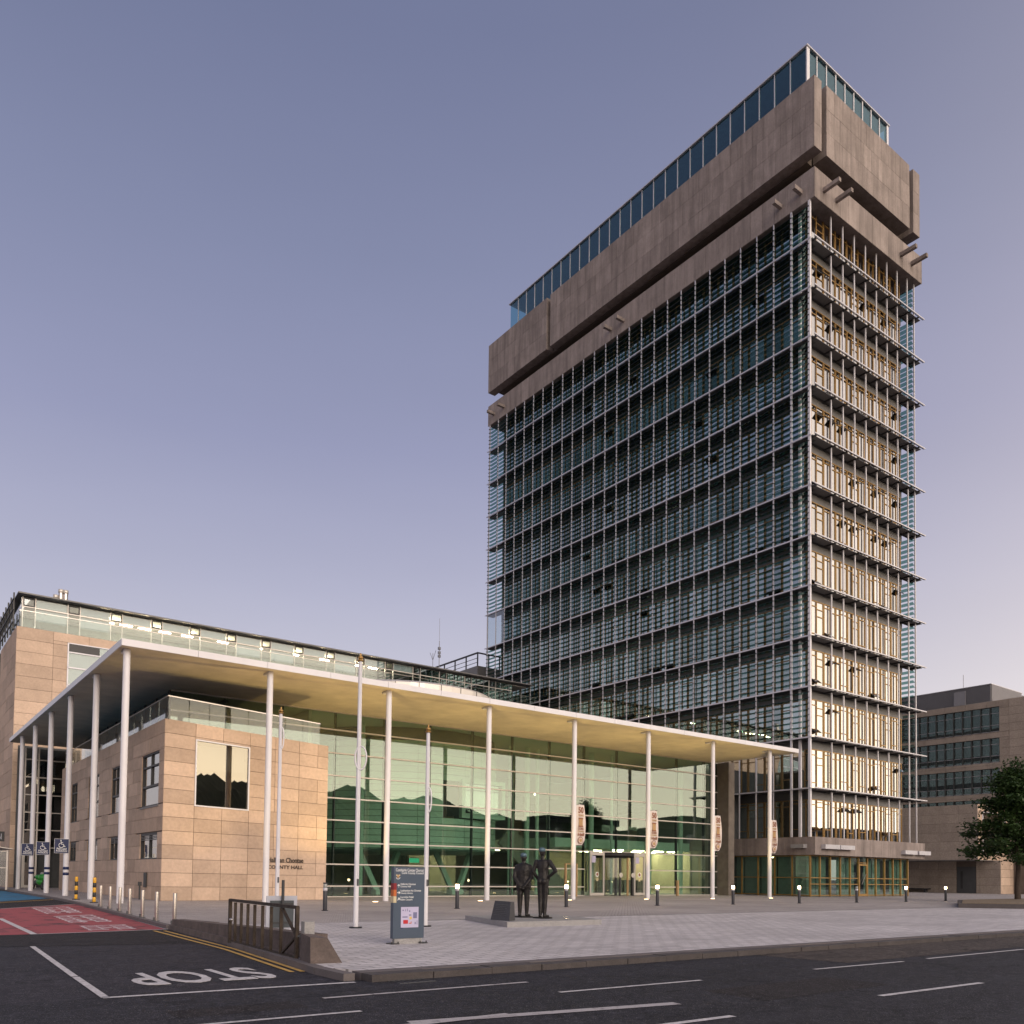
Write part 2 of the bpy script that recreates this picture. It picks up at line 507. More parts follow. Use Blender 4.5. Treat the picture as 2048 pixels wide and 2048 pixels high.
def cyl(name, x, y, z0, z1, r, mt, parent=None, kind='cyl'):
    m = Matrix.Translation((x, y, (z0 + z1) / 2)) @ Matrix.Diagonal((r, r, z1 - z0, 1))
    return place(bpy.data.objects.new(name, unit(kind, mt)), parent, m)
def ball(name, c, r, mt, parent=None):
    s = r if isinstance(r, tuple) else (r, r, r)
    return place(bpy.data.objects.new(name, unit('ball', mt)), parent, Matrix.Translation(c) @ Matrix.Diagonal((*s, 1)))
def mesh(name, verts, faces, mt, parent=None, smooth=False, m=None):
    me = bpy.data.meshes.new(name)
    me.from_pydata(verts, [], faces)
    for x in (mt if isinstance(mt, (list, tuple)) else [mt]):
        me.materials.append(MT[x])
    if smooth:
        for p in me.polygons:
            p.use_smooth = True
    me.validate()
    bmt = bmesh.new()
    bmt.from_mesh(me)
    bmesh.ops.recalc_face_normals(bmt, faces=bmt.faces)
    bmt.to_mesh(me)
    bmt.free()
    return place(bpy.data.objects.new(name, me), parent, m or Matrix.Identity(4))
def prism(name, pts, z0, z1, mt, parent=None):
    n = len(pts)
    v = [(x, y, z0) for x, y in pts] + [(x, y, z1) for x, y in pts]
    f = [tuple(range(n - 1, -1, -1)), tuple(range(n, 2 * n))] + [(i, (i + 1) % n, n + (i + 1) % n, n + i) for i in range(n)]
    return mesh(name, v, f, mt, parent)
BOXF = [(0, 1, 2, 3), (7, 6, 5, 4), (0, 4, 5, 1), (1, 5, 6, 2), (2, 6, 7, 3), (3, 7, 4, 0)]
def boxes_mesh(name, boxes, mt, parent):
    """many small pieces past the limit: real geometry in one part"""
    v, f = [], []
    for corners in boxes:
        k = len(v)
        v += corners
        f += [tuple(k + i for i in q) for q in BOXF]
    o = mesh(name, v, f, mt, parent)
    o['kind'] = 'stuff'
    return o
def corners(x0, x1, y0, y1, z0, z1):
    return [(x0, y0, z0), (x1, y0, z0), (x1, y1, z0), (x0, y1, z0), (x0, y0, z1), (x1, y0, z1), (x1, y1, z1), (x0, y1, z1)]
def cut(rect, holes):
    """rectangle minus holes, as rectangles (u0,u1,v0,v1)"""
    out = [rect]
    for h in holes:
        nxt = []
        for r in out:
            u0, u1, v0, v1 = r
            a0, a1, b0, b1 = max(u0, h[0]), min(u1, h[1]), max(v0, h[2]), min(v1, h[3])
            if a0 >= a1 or b0 >= b1:
                nxt.append(r)
                continue
            if b0 > v0: nxt.append((u0, u1, v0, b0))
            if b1 < v1: nxt.append((u0, u1, b1, v1))
            if a0 > u0: nxt.append((u0, a0, b0, b1))
            if a1 < u1: nxt.append((a1, u1, b0, b1))
        out = nxt
    return [r for r in out if r[1] - r[0] > .06 and r[3] - r[2] > .06]
def clad(parent, plane, pos, u0, u1, v0, v1, du, dv, mt, holes=(), depth=.06, gap=.011, stagger=.5, jitter=0.0, name='stone_panel', facing=-1):
    """cladding panels, each its own piece, on plane x=pos or y=pos; outer face at pos"""
    nv = max(1, round((v1 - v0) / dv))
    hv = (v1 - v0) / nv
    for j in range(nv):
        a, b = v0 + j * hv, v0 + (j + 1) * hv
        u = u0 - (du * stagger if j % 2 else 0)
        while u < u1 - .01:
            w = du * (1 + random.uniform(-jitter, jitter))
            p0, p1 = max(u, u0), min(u + w, u1)
            u += w
            if p1 - p0 < .05:
                continue
            for r in cut((p0, p1, a, b), holes):
                q = (r[0] + gap / 2, r[1] - gap / 2, r[2] + gap / 2, r[3] - gap / 2)
                dj = random.uniform(0, .006)
                lo, hi = (pos + dj, pos + depth) if facing < 0 else (pos - depth, pos - dj)
                if plane == 'x':
                    box(name, lo, hi, q[0], q[1], q[2], q[3], mt, parent)
                else:
                    box(name, q[0], q[1], lo, hi, q[2], q[3], mt, parent)
PENDING = []
def text(name, body, origin, right, up, width, height, mt, parent, depth=.004, bold=.012):
    """lettering: built as a font curve, turned into a mesh at the end and fitted to width x height"""
    cu = bpy.data.curves.new('lettering', 'FONT')
    cu.body = body
    cu.extrude = .01
    cu.offset = bold
    cu.resolution_u = 3
    o = bpy.data.objects.new('lettering', cu)
    COL.objects.link(o)
    PENDING.append((o, name, Vector(origin), Vector(right).normalized(), Vector(up).normalized(), width, height, mt, parent, depth))
def finish_text():
    bpy.context.view_layer.update()
    dg = bpy.context.evaluated_depsgraph_get()
    for o, name, org, rt, up, w, h, mt, parent, depth in PENDING:
        me = bpy.data.meshes.new_from_object(o.evaluated_get(dg))
        xs = [v.co.x for v in me.vertices]
        ys = [v.co.y for v in me.vertices]
        x0, x1, y0, y1 = min(xs), max(xs), min(ys), max(ys)
        nr = rt.cross(up)
        for v in me.vertices:
            u = (v.co.x - x0) / (x1 - x0) * w
            t = (v.co.y - y0) / (y1 - y0) * h
            p = org + rt * u + up * t + nr * (depth if v.co.z > 0 else 0)
            v.co = p
        me.materials.clear()
        me.materials.append(MT[mt])
        n = bpy.data.objects.new(name, me)
        place(n, parent, Matrix.Identity(4))
    for o, *_ in PENDING:
        cu = o.data
        bpy.data.objects.remove(o)
        bpy.data.curves.remove(cu)
def struct(o):
    o['kind'] = 'structure'
    return o

# ---------------------------------------------------------------- ground, road, plaza
RZ = -.09
def g(x, y):                     # markings were measured on a level 4 cm lower
    return (x * .972, y * .972)
struct(mesh('ground', [(-3000, -3000, -.16), (3000, -3000, -.16), (3000, 3000, -.16), (-3000, 3000, -.16)], [(0, 1, 2, 3)], 'footing'))
road = struct(mesh('road', [(-120, -2, RZ), (260, -2, RZ), (260, 10.0, RZ), (-120, 10.0, RZ)], [(0, 1, 2, 3)], 'asphalt'))
EDGE = [(5.05, 10.0), (5.05, 10.9), (5.6, 16.0), (5.90, 21.1), (6.35, 28.0), (7.0, 38.4), (7.2, 44.6), (7.4, 66.0), (7.4, 78)]
side = struct(mesh('side_road', [(-40, 10.0, RZ - .002)] + [(x, y, RZ - .002) for x, y in EDGE] + [(-40, 78, RZ - .002)], [tuple(range(len(EDGE) + 2))], 'asphalt_side'))
def sheet(name, pts, z, mt, parent):
    return mesh(name, [(x, y, z) for x, y in pts], [tuple(range(len(pts)))], mt, parent)
def line(name, a, b, w, mt, parent, z=RZ + .006):
    a, b = Vector(a), Vector(b)
    n = (b - a).normalized()
    n = Vector((-n.y, n.x)) * w / 2
    return sheet(name, [a - n, b - n, b + n, a + n], z, mt, parent)
sheet('asphalt_patch', [g(-20, 18.2), g(2.02, 17.95), g(5.55, 17.1), g(6.0, 21.6), g(2.95, 21.1), g(-20, 23)], RZ + .002, 'asphalt_new', side)
sheet('asphalt_patch', [g(-20, 41), g(4.69, 42.0), g(7.36, 45.6), g(7.2, 39.6), g(3.9, 35.3), g(-20, 28)], RZ + .002, 'asphalt_new', side)
sheet('tan_patch', [(12.9, 9.98), (13.1, 8.02), (60, 8.35), (60, 9.98)], RZ + .003, 'asphalt_tan', road)
for q in ([(8.2, 6.0), (10.9, 6.05), (10.95, 7.0), (8.25, 6.95)], [(2.4, 8.25), (3.7, 8.25), (3.7, 8.75), (2.4, 8.72)]):
    sheet('asphalt_patch', q, RZ + .002, 'asphalt_new', road)
sheet('red_surface', [g(2.95, 21.18), g(6.0, 21.68), g(7.2, 39.4), g(3.93, 35.25), g(-10, 20.5)], RZ + .003, 'redpaint', side)
bars = [((4.98, 35.89), (6.39, 36.77), (5.87, 30.95), (4.71, 30.61)), ((4.65, 29.1), (5.88, 29.79), (5.57, 25.31), (4.45, 25.18)), ((4.41, 23.88), (5.54, 23.99), (5.38, 22.0), (4.26, 21.84))]
for q in bars:                   # stretched painted letters, worn to stripes
    a, b, c, d = (Vector(g(*p)) for p in q)
    n = 6
    for i in range(n):
        t0, t1 = (i + .05) / n, (i + .05 + random.uniform(.28, .5)) / n
        for u0, u1 in ((0, random.uniform(.4, .6)), (random.uniform(.55, .7), 1)) if i % 2 else ((0, 1),):
            p = lambda u, t: a.lerp(b, u).lerp(d.lerp(c, u), t)
            sheet('painted_bar', [p(u0, t0), p(u1, t0 + .02 * random.random()), p(u1, t1 + .02 * random.random()), p(u0, t1)], RZ + .007, 'barpaint', side)
    for u in (.02, .30, .62, .9):
        p = lambda u, t: a.lerp(b, u).lerp(d.lerp(c, u), t)
        sheet('painted_bar', [p(u, .02), p(u + .05, .02), p(u + .05, .97), p(u, .97)], RZ + .0075, 'barpaint', side)
sheet('blue_surface', [g(-12, 40), g(4.83, 43.4), g(7.34, 47.46), g(7.31, 65), g(-12, 64)], RZ + .004, 'bluepaint', side)
for a, b, w, mt in (((2.95, 21.15), (6.02, 21.66), .09, 'linew'), ((3.02, 21.2), (3.16, 28.31), .13, 'linew'), ((6.02, 21.7), (6.6, 30.0), .16, 'linew'), ((6.6, 30.0), (7.22, 39.4), .16, 'linew'),
                    ((3.93, 35.25), (7.22, 39.48), .12, 'linefade'), ((7.22, 39.48), (7.41, 45.82), .14, 'liney'), ((4.0, 41.3), (7.35, 45.8), .12, 'liney'), ((-3, 30.5), (7.2, 45.2), .10, 'liney'),
                    ((2.52, 17.78), (2.28, 12.5), .085, 'linew'), ((2.28, 12.44), (2.19, 10.27), .085, 'linew'), ((2.16, 10.27), (5.16, 10.10), .10, 'linew'),
                    ((5.55, 21.23), (5.33, 15.6), .075, 'liney'), ((5.33, 15.6), (4.93, 11.59), .075, 'liney'), ((5.76, 21.12), (5.50, 15.6), .075, 'liney'), ((5.50, 15.6), (5.08, 11.56), .075, 'liney')):
    line('road_marking', g(*a), g(*b), w, mt, side)
for a, b, w, mt in (((4.2, 8.99), (7.11, 8.96), .085, 'linefade'), ((1.9, 8.03), (4.14, 7.95), .075, 'linew'), ((6.82, 7.97), (9.32, 7.89), .075, 'linew'), ((12.01, 7.91), (14.58, 7.86), .075, 'linew'),
                    ((15.52, 7.92), (19.6, 7.96), .075, 'linew'), ((21, 7.96), (25, 7.98), .075, 'linew'), ((4.2, 7.09), (7.37, 6.58), .16, 'linefade'), ((3.2, 6.95), (5.3, 6.98), .12, 'linefade'), ((5.0, 5.72), (7.19, 5.67), .09, 'linew'), ((9.99, 5.68), (12.54, 5.64), .09, 'linew')):
    line('road_marking', g(*a), g(*b), w, mt, road, RZ + (.009 if w == .12 else .006))
text('painted_letters', 'STOP', (g(4.58, 0)[0], g(0, 12.52)[1], RZ + .004), (-1, 0, 0), (0, -1, 0), 1.80 * .972, 1.45 * .972, 'linew', side, .003, .016)

PLAZA = [(5.35, 10.28)] + [(x + .02, y) for x, y in EDGE[1:]] + [(7.42, 120), (180, 120), (180, 10.28)]
pts = [(x, y) for x, y in PLAZA]
SPLIT = 20.6
def clip(pts, y, keep_low):
    out = []
    for i in range(len(pts)):
        a, b = pts[i], pts[(i + 1) % len(pts)]
        ia, ib = (a[1] <= y) == keep_low, (b[1] <= y) == keep_low
        if ia: out.append(a)
        if ia != ib:
            t = (y - a[1]) / (b[1] - a[1])
            out.append((a[0] + t * (b[0] - a[0]), y))
    return out
lowp, highp = clip(pts, SPLIT, True), clip(pts, SPLIT, False)
struct(prism('plaza', lowp, -.14, 0, 'pave_near'))
struct(prism('forecourt', highp, -.139, -.001, 'pave_far'))
kb = struct(thing('kerb', '', '', (5, 9.7, 0)))
for k in ('label', 'category'):
    del kb[k]
x = 5.2
while x < 62:
    L = random.uniform(.85, .98)
    box('kerb_stone', x + .006, x + L - .006, 9.72 + random.uniform(-.006, .006), 10.02, -.16, -.002 + random.uniform(-.008, .006), 'kerb', kb)
    box('paving_strip', x + .005, x + L - .005, 10.025, 10.278, -.15, .003, 'footing', kb)
    x += L
for (x0, y0), (x1, y1) in [(EDGE[0], EDGE[1]), (EDGE[1], EDGE[2])] + list(zip(EDGE[3:-2], EDGE[4:-1])):
    a, b = Vector((x0, y0)), Vector((x1, y1))
    n = max(1, round((b - a).length / 1.2))
    for i in range(n):
        p, q = a.lerp(b, (i + .01) / n), a.lerp(b, (i + .99) / n)
        prism('kerb_stone', [(p.x - .10, p.y), (p.x + .06, p.y), (q.x + .06, q.y), (q.x - .10, q.y)], -.15, .004, 'footing', kb)
ch = thing('drainage_channel', 'narrow dark slot drain running straight across the paved plaza', 'drain', (30, SPLIT, 0))
for i in range(40):
    box('channel_grate', 12 + i * 1.5, 12 + i * 1.5 + 1.48, SPLIT - .045, SPLIT + .045, -.02, .004, 'granite_dk', ch)
gy = thing('road_gully', 'cast iron drain grate in the road at the kerb corner', 'drain', (5.7, 9.5, RZ))
for i in range(7):
    box('grate_bar', 5.45 + i * .075, 5.49 + i * .075, 9.42, 9.70, RZ - .02, RZ + .006, 'frame_dark', gy)
for y in (9.40, 9.69):
    box('grate_frame', 5.43, 5.96, y, y + .025, RZ - .02, RZ + .008, 'steel_dark', gy)
# ---------------------------------------------------------------- office tower
XC, YC, X1, Y1 = 56.19, 37.34, 71.75, 79.0
XG, YG, XG1, YG1 = 57.32, 38.02, 70.62, 77.75
ZL = [8.1 + 3.815 * k for k in range(12)]
ZL[-1] = 50.05
tower = thing('office_tower', 'tall grey concrete office tower wrapped in glass louvres and steel grid', 'tower', (64, 58, 0))
T = tower
# core and floor slabs
box('core', 61.5, 67.5, 43, 73, 0, 62, 'interior_dk', T)
for z in [4.35] + ZL + [53.4]:
    box('floor_slab', XG + .10, XG1 - .1, YG + .10, YG1 - .1, z - .42, z - .02, 'ceiling' if z > 4.4 else 'interior', T)
MT['curtain'] = mat('pale teal curtain', (.36, .42, .40), .85, var=.12, scale=3)
# ground floor
box('ground_floor_slab', 56.8, 70.4, 37.9, 78, .004, .05, 'interior', T)
# concrete belt over the ground floor
for nm, a in (('belt_core', (XC + .06, X1 + .3, 36.98, 50, 3.16, 4.42)),):
    box(nm, *a, 'joint', T)
clad(T, 'y', 36.92, XC, 72.1, 3.13, 4.46, 1.3, 1.33, 'concrete', stagger=0, name='concrete_panel')
clad(T, 'x', XC, 36.99, 48, 3.13, 4.46, 1.3, 1.33, 'concrete', stagger=0, name='concrete_panel')
box('belt_soffit', XC + .01, 72.09, 36.93, 48, 3.12, 3.155, 'concrete', T)
# ground floor glazing in gold frames
GX, GY = 56.62, 37.62
xs = [GX, 57.85, 59.2, 60.55, 61.9, 63.1, 64.35, 65.6, 66.9, 68.2, 69.4, 70.55]
for i, (a, b) in enumerate(zip(xs, xs[1:])):
    if i == 5:
        continue
    w = box('shopfront_pane', a + .03, b - .03, GY + .02, GY + .04, .1, 3.1, 'g_hall', T)
    if i % 3 != 2:
        box('curtain', a + .05, b - .05, GY + .35, GY + .37, .1, 3.05, 'curtain', w)
    for z in (.1, .95, 1.42, 3.06):
        box('pane_frame', a, b, GY - .02, GY + .06, z - .03, z + .03, 'gold', w)
for i, a in enumerate(xs):
    box('gold_mullion', a - .045, a + .045, GY - .06, GY + .08, 0, 3.12, 'gold', T)
gd = box('gold_door', 63.22, 64.24, GY + .01, GY + .05, .06, 2.5, 'g_hall', T)
for a in ((63.14, 63.26, .02, 2.55), (64.2, 64.32, .02, 2.55), (63.26, 64.2, 2.43, 2.55), (63.26, 64.2, .02, .2), (63.26, 64.2, 2.62, 2.68)):
    box('door_frame', a[0], a[1], GY - .04, GY + .07, a[2], a[3], 'gold', gd)
bar('door_handle', (63.45, GY - .08, .95), (64.05, GY - .08, 1.75), .04, .04, 'steel', gd)
box('fanlight', 63.2, 64.2, GY + .02, GY + .04, 2.7, 3.1, 'g_hall', T)
ys = [GY + 1.55 * i for i in range(8)]
for a, b in zip(ys, ys[1:]):
    w = box('shopfront_pane', GX + .02, GX + .04, a + .03, b - .03, .1, 3.1, 'g_hall', T)
    box('curtain', GX + .35, GX + .37, a + .05, b - .05, .1, 3.05, 'curtain', w)
    for z in (.1, 1.42, 3.06):
        box('pane_frame', GX - .02, GX + .06, a, b, z - .03, z + .03, 'gold', w)
for b in ys[1:]:
    box('gold_mullion', GX - .05, GX + .08, b - .04, b + .04, 0, 3.12, 'gold', T)
MT['grating'] = mat('ledge grating', (.19, .185, .19), .6, var=.15, scale=9)
MT['spandrel_shade'] = mat('spandrel with painted shade', (.06, .062, .068), .4, var=.15, scale=1)  # shade under the long-side ledges put into the panel colour
# posts
LY = [38.98 + 1.597 * i for i in range(26)]
SX = [59.02 + 1.628 * i for i in range(8)]
for y in LY:
    z0 = 4.46 if y < 46 else 6.0
    w = .085 if y > 40 else .14
    box('steel_post', XC, XC + w * .9, y - w / 2, y + w / 2, z0, 53.05, 'steel_grey', T)
box('steel_post', XC, XC + .17, YC - .02, YC + .16, 4.46, 53.05, 'white', T)
box('steel_post', XC + .62, XC + .78, 38.55, 38.75, 4.46, 53.05, 'white', T)
for x in SX + [X1 - .2]:
    box('steel_post', x - .05, x + .05, YC - .02, YC + .07, 4.46, 53.05, 'steel_grey', T)
box('steel_post', X1 - .12, X1, Y1 - .1, Y1, 4.5, 53.05, 'steel_grey', T)
box('steel_post', XC, XC + .12, Y1 - .1, Y1, 6, 53.05, 'steel_grey', T)
for y in (39, 40.6, 42.2):
    box('steel_post', X1 - .12, X1, y - .06, y + .06, 4.46, 53.05, 'steel_grey', T)
# floor ledges: grating, edge beams, brackets, spandrels
for k, z in enumerate(ZL):
    L = box('floor_ledge', XC + .13, XG - .02, YC + .2, Y1 + .3, z - .05, z, 'steel_dark', T)
    box('edge_beam', XC - .05, XC - .002, YC - .1, Y1 + .35, z - .07, z + .03, 'steel_grey', L)
    S = box('floor_ledge', XC + .13, X1 + .55, 37.18, YG - .02, z - .05, z - .01, 'grating', T)
    box('edge_beam', XC - .02, X1 + .75, 36.90, 36.95, z - .05, z + .035, 'steel_grey', S)
    box('edge_beam', XC + .2, X1 + .7, 37.0, 37.04, z - .05, z - .01, 'steel_dark', S)
    for x in [XC + .30] + [x for x in SX] + [X1 - .1]:
        box('bracket', x - .06, x + .06, 36.96, YG - .05, z - .15, z - .052, 'frame_dark', S)
    box('bracket', XC + .14, X1 + .4, YG - .10, YG - .05, z - .17, z - .06, 'frame_dark', S)
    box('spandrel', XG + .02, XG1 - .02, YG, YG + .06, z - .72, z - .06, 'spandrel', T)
    box('spandrel', XG, XG + .06, YG, YG1, z - .72, z - .06, 'spandrel_shade', T)
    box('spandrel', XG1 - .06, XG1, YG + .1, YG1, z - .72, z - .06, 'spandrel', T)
# short side windows (front): pane + gold frame, shared meshes
def frame_mesh(name, w, h, vs, hs, t, d, mt):
    v, f = [], []
    def add(u0, u1, z0, z1):
        k = len(v)
        v.extend(corners(u0, u1, 0, d, z0, z1))
        f.extend(tuple(k + i for i in q) for q in BOXF)
    add(0, t, 0, h); add(w - t, w, 0, h); add(t, w - t, 0, t); add(t, w - t, h - t, h)
    for u in vs: add(u - t / 2, u + t / 2, t, h - t)
    for (u0, u1, z) in hs: add(u0 + t * .5, u1 - t * .5, z - t / 2, z + t / 2)
    me = bpy.data.meshes.new(name)
    me.from_pydata(v, [], f)
    me.materials.append(MT[mt])
    return me
SB = list(zip([XG] + SX[:-1], SX))
TOP = 53.05
floors = list(zip([4.46] + ZL, ZL + [TOP + .85]))
fm = {}
def fmesh(key, w, h, side):
    if key not in fm:
        a, b = .44 * w, w
        v = key[1]
        if v == 0: vs, hs = [a], [(0, a, h * .17), (0, a, h * .86), (a, b, h * .80), (a, b, h * .62 if h > 3 else h * .93)]
        elif v == 1: vs, hs = [.55 * w], [(0, .55 * w, h * .22), (.55 * w, w, h * .83), (0, .55 * w, h * .9)]
        else: vs, hs = [.40 * w], [(0, .4 * w, h * .83), (.4 * w, w, h * .28), (.4 * w, w, h * .88)]
        fm[key] = frame_mesh('frame', w, h, vs, hs, .058, .06, 'gold' if side == 's' else 'frame_gold_shade')
    return fm[key]
MT['frame_gold_shade'] = mat('gold frame with painted shade', (.20, .13, .05), .45, metal=.3, var=.15)  # darker copy of the gold frame: long-side shade put into the colour
# interior blinds and vents chosen once
rs = random.Random(3)
for fi, (za, zb) in enumerate(floors):
    h = zb - .73 - za - .02
    for bi, (a, b) in enumerate(SB):
        w = b - a - .06
        pane = box('window', a + .03, b - .03, YG + .02, YG + .035, za + .02, za + .02 + h, 'g_south', T)
        fr = bpy.data.objects.new('window_frame', fmesh(('s%d%d' % (bi == 0, round(h * 10)), bi % 3), w, h, 's'))
        place(fr, pane, Matrix.Translation((a + .03, YG - .03, za + .02)))
        if rs.random() < .46 and fi < 12:
            hi_ = rs.random() < .5
            zz = za + h * (.80 if hi_ else .22)
            u0, u1 = (a + .45 * w, b - .1) if hi_ else (a + .06, a + .55 * w)
            v = obox('open_vent', ((u0 + u1) / 2, YG - .17, zz), (u1 - u0, .04, .46), (R(-48), 0, 0), 'frame_dark', pane)
            obox('vent_pane', ((u0 + u1) / 2, YG - .20, zz + .01), (u1 - u0 - .1, .012, .38), (R(-48), 0, 0), 'g_south', pane)
        if rs.random() < .35:
            dz = rs.uniform(.3, 1.0) * h
            box('blind', a + .06, b - .06, YG + .14, YG + .15, za + h - dz, za + h, 'blind', pane)
# long side windows: the nearest 190 as parts, the rest as one part
LB = list(zip([YG] + LY[:-1], LY))
LB = [(a, min(b, YG1)) for a, b in LB if a < YG1]
far_p, far_f, n = [], [], 0
rs = random.Random(5)
bl = []
for bi, (a, b) in enumerate(LB):
    for fi, (za, zb) in enumerate(floors):
        h = zb - .73 - za - .02
        if za < 11 and bi > 5:
            continue
        if n < 190:
            n += 1
            pane = box('window', XG + .02, XG + .035, a + .03, b - .03, za + .02, za + .02 + h, 'g_long', T)
            w = b - a - .06
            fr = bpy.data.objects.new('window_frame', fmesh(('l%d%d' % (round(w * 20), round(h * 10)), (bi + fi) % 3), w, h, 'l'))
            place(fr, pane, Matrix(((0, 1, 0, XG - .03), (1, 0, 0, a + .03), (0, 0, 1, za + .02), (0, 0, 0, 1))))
        else:
            far_p.append(corners(XG + .02, XG + .035, a + .03, b - .03, za + .02, za + .02 + h))
            for y in (a, a + .45 * (b - a)):
                far_f.append(corners(XG - .03, XG + .05, y - .03, y + .03, za + .02, za + .02 + h))
            for zz in (.03, .22, .84, .98):
                far_f.append(corners(XG - .025, XG + .045, a, b, za + h * zz - .025, za + h * zz + .025))
        if rs.random() < .45:
            dz = rs.uniform(.2, 1.0) * h
            bl.append(corners(XG + .16, XG + .17, a + .06, b - .06, za + h - dz, za + h))
        if rs.random() < .16:
            zz = za + h * (.8 if rs.random() < .5 else .22)
            bl2 = obox('open_vent', (XG - .2, a + .5 * (b - a), zz), (.04, .75 * (b - a), .5), (0, R(48), 0), 'frame_dark', T)
boxes_mesh('far_windows', far_p, 'g_long', T)
boxes_mesh('far_window_frames', far_f, 'frame_gold_shade', T)
boxes_mesh('blinds', bl, 'blind', T)
# side and rear glass so the box is closed
box('rear_glass', XG1 - .05, XG1 - .02, YG + .1, YG1, 4.5, 53, 'g_long', T)
box('rear_glass', XG, XG1, YG1 - .04, YG1, 6, 53, 'g_long', T)
# glass louvre blades on the long side
BL = list(zip([YC + .1] + LY[:-1] + [LY[-1]], LY + [Y1]))
def blade_corners(x, ya, yb, z, w=.30, ang=R(-12), t=.014):
    c, s = math.cos(ang) * w, math.sin(ang) * w
    return [(x, ya, z), (x + c, ya, z + s), (x + c, yb, z + s), (x, yb, z), (x, ya, z + t), (x + c, ya, z + s + t), (x + c, yb, z + s + t), (x, yb, z + t)]
near, nb = [], 0
far, clips = [], []
bm_me = {}
for bi, (a, b) in enumerate(BL):
    for fi, (za, zb) in enumerate(zip(ZL[1:], ZL[2:] + [TOP + .1])):
        for j in range(8):
            z = za + .36 + j * .43
            if z > zb - .3:
                break
            if bi >= 24 and fi == 4:
                continue
            for y in (a, b):
                clips.append(corners(XC - .07, XC + .03, y - .05, y + .05, z - .012, z + .03))
            if nb < 288:
                nb += 1
                key = round(b - a, 2)
                if key not in bm_me:
                    me = bpy.data.meshes.new('louvre_blade')
                    me.from_pydata(blade_corners(0, .04, b - a - .04, 0), [], BOXF)
                    me.materials.append(MT['g_blade'])
                    bm_me[key] = me
                place(bpy.data.objects.new('louvre_blade', bm_me[key]), T, Matrix.Translation((XC - .02, a, z)))
            else:
                far.append(blade_corners(XC - .02, a + .04, b - .04, z))
for (a, b) in ((37.5, 39), (39, 40.6), (40.6, 42.2), (42.2, 43.8)):
    for za, zb in zip(ZL, ZL[1:] + [TOP + .1]):
        for j in range(8):
            z = za + .36 + j * .43
            if z < zb - .3:
                q = [(2 * 64 - x, y, zz) for x, y, zz in blade_corners(2 * 64 - X1 - .02, a + .04, b - .04, z, .34, R(28))]
                far.append(q)
boxes_mesh('louvre_blades', far, 'g_blade', T)
boxes_mesh('blade_clips', clips, 'frame_dark', T)
for (a, b) in BL[24:]:
    box('screen_pane', XC + .04, XC + .06, a + .06, b - .06, ZL[5] + .06, ZL[6] - .12, 'g_frost', T)
# top: fascia, recessed strip, parapet slabs, roof lantern
box('fascia_core', XC + .06, X1 + .3, 36.98, Y1 + .2, 53.1, 55.35, 'joint', T)
clad(T, 'x', XC, 36.98, Y1 + .3, 53.05, 55.4, 1.16, 2.35, 'concrete', stagger=0, name='concrete_panel', gap=.018)
clad(T, 'y', 36.92, XC, 72.1, 53.05, 55.4, 1.16, 2.35, 'concrete', stagger=0, name='concrete_panel', gap=.018)
box('fascia_soffit', XC + .02, X1 + .3, 36.94, Y1 + .2, 53.04, 53.095, 'concrete', T)
box('attic_wall', 58.0, 70, 39, 77.4, 55.3, 57.3, 'interior_dk', T)
for i in range(17):
    y = 39.3 + 2.28 * i
    w = box('attic_window', 57.9, 57.93, y, y + 1.9, 55.5, 56.95, 'g_long', T)
    for a in ((y, y + .08, 55.45, 57), (y + .95, y + 1.03, 55.45, 57), (y + .08, y + .95, 56.0, 56.07)):
        box('pane_frame', 57.82, 57.9, *a, 'gold', w)
box('attic_mullion', 57.85, 57.97, 38.9, 39.02, 55.4, 57, 'gold', T)
box('attic_mullion', 58.25, 58.37, 38.85, 38.95, 55.4, 57, 'gold', T)
ZP0, ZP1 = 57.0, 62.6
def slab(name, x0, x1, y0, y1, faces):
    s = box(name, x0 + .07, x1 - .01, y0 + .07, y1 - .01, ZP0 + .01, ZP1 - .02, 'concrete', T)
    if 'x' in faces: clad(s, 'x', x0, y0 + .07, y1, ZP0, ZP1, 1.12, 1.87, 'concrete', stagger=.35, name='concrete_panel', depth=.069, gap=.018)
    if 'y' in faces: clad(s, 'y', y0, x0, x1, ZP0, ZP1, 1.12, 1.87, 'concrete', stagger=.35, name='concrete_panel', depth=.069, gap=.018)
    return s
slab('parapet_slab', XC, 57.15, 36.93, 68.22, 'xy')
slab('parapet_slab', XC, 57.15, 68.80, 79.35, 'xy')
slab('parapet_slab', 57.74, 70.08, 36.90, 38.1, 'xy')
slab('parapet_slab', 70.66, 71.75, 36.9, 70, 'xy')
box('parapet_core', 57.2, 70.6, 38.2, 78.6, 57.02, 62.2, 'joint', T)
lan = box('roof_lantern', 59.6, 68.0, 40.4, 75.4, 62.2, 66.6, 'attic', T)
box('lantern_ceiling', 57.6, 69.1, 38.6, 76.7, 66.62, 66.68, 'attic_ceiling_lit', T)
lx, ly, lx1, ly1, lz = 57.45, 38.42, 69.25, 76.9, 66.8
N = 26
for i in range(N):
    a, b = ly + (ly1 - ly) * i / N, ly + (ly1 - ly) * (i + 1) / N
    box('lantern_pane', lx, lx + .03, a + .04, b - .04, 62.2, lz - .12, 'g_roof', T)
    box('lantern_mullion', lx - .05, lx + .05, a - .035, a + .035, 62.2, lz - .1, 'steel_grey', T)
N = 9
for i in range(N):
    a, b = lx + (lx1 - lx) * i / N, lx + (lx1 - lx) * (i + 1) / N
    box('lantern_pane', a + .04, b - .04, ly, ly + .03, 62.2, lz - .12, 'g_roof', T)
    box('lantern_mullion', a - .05, a + .05, ly - .05, ly + .05, 62.2, lz - .1, 'white', T)
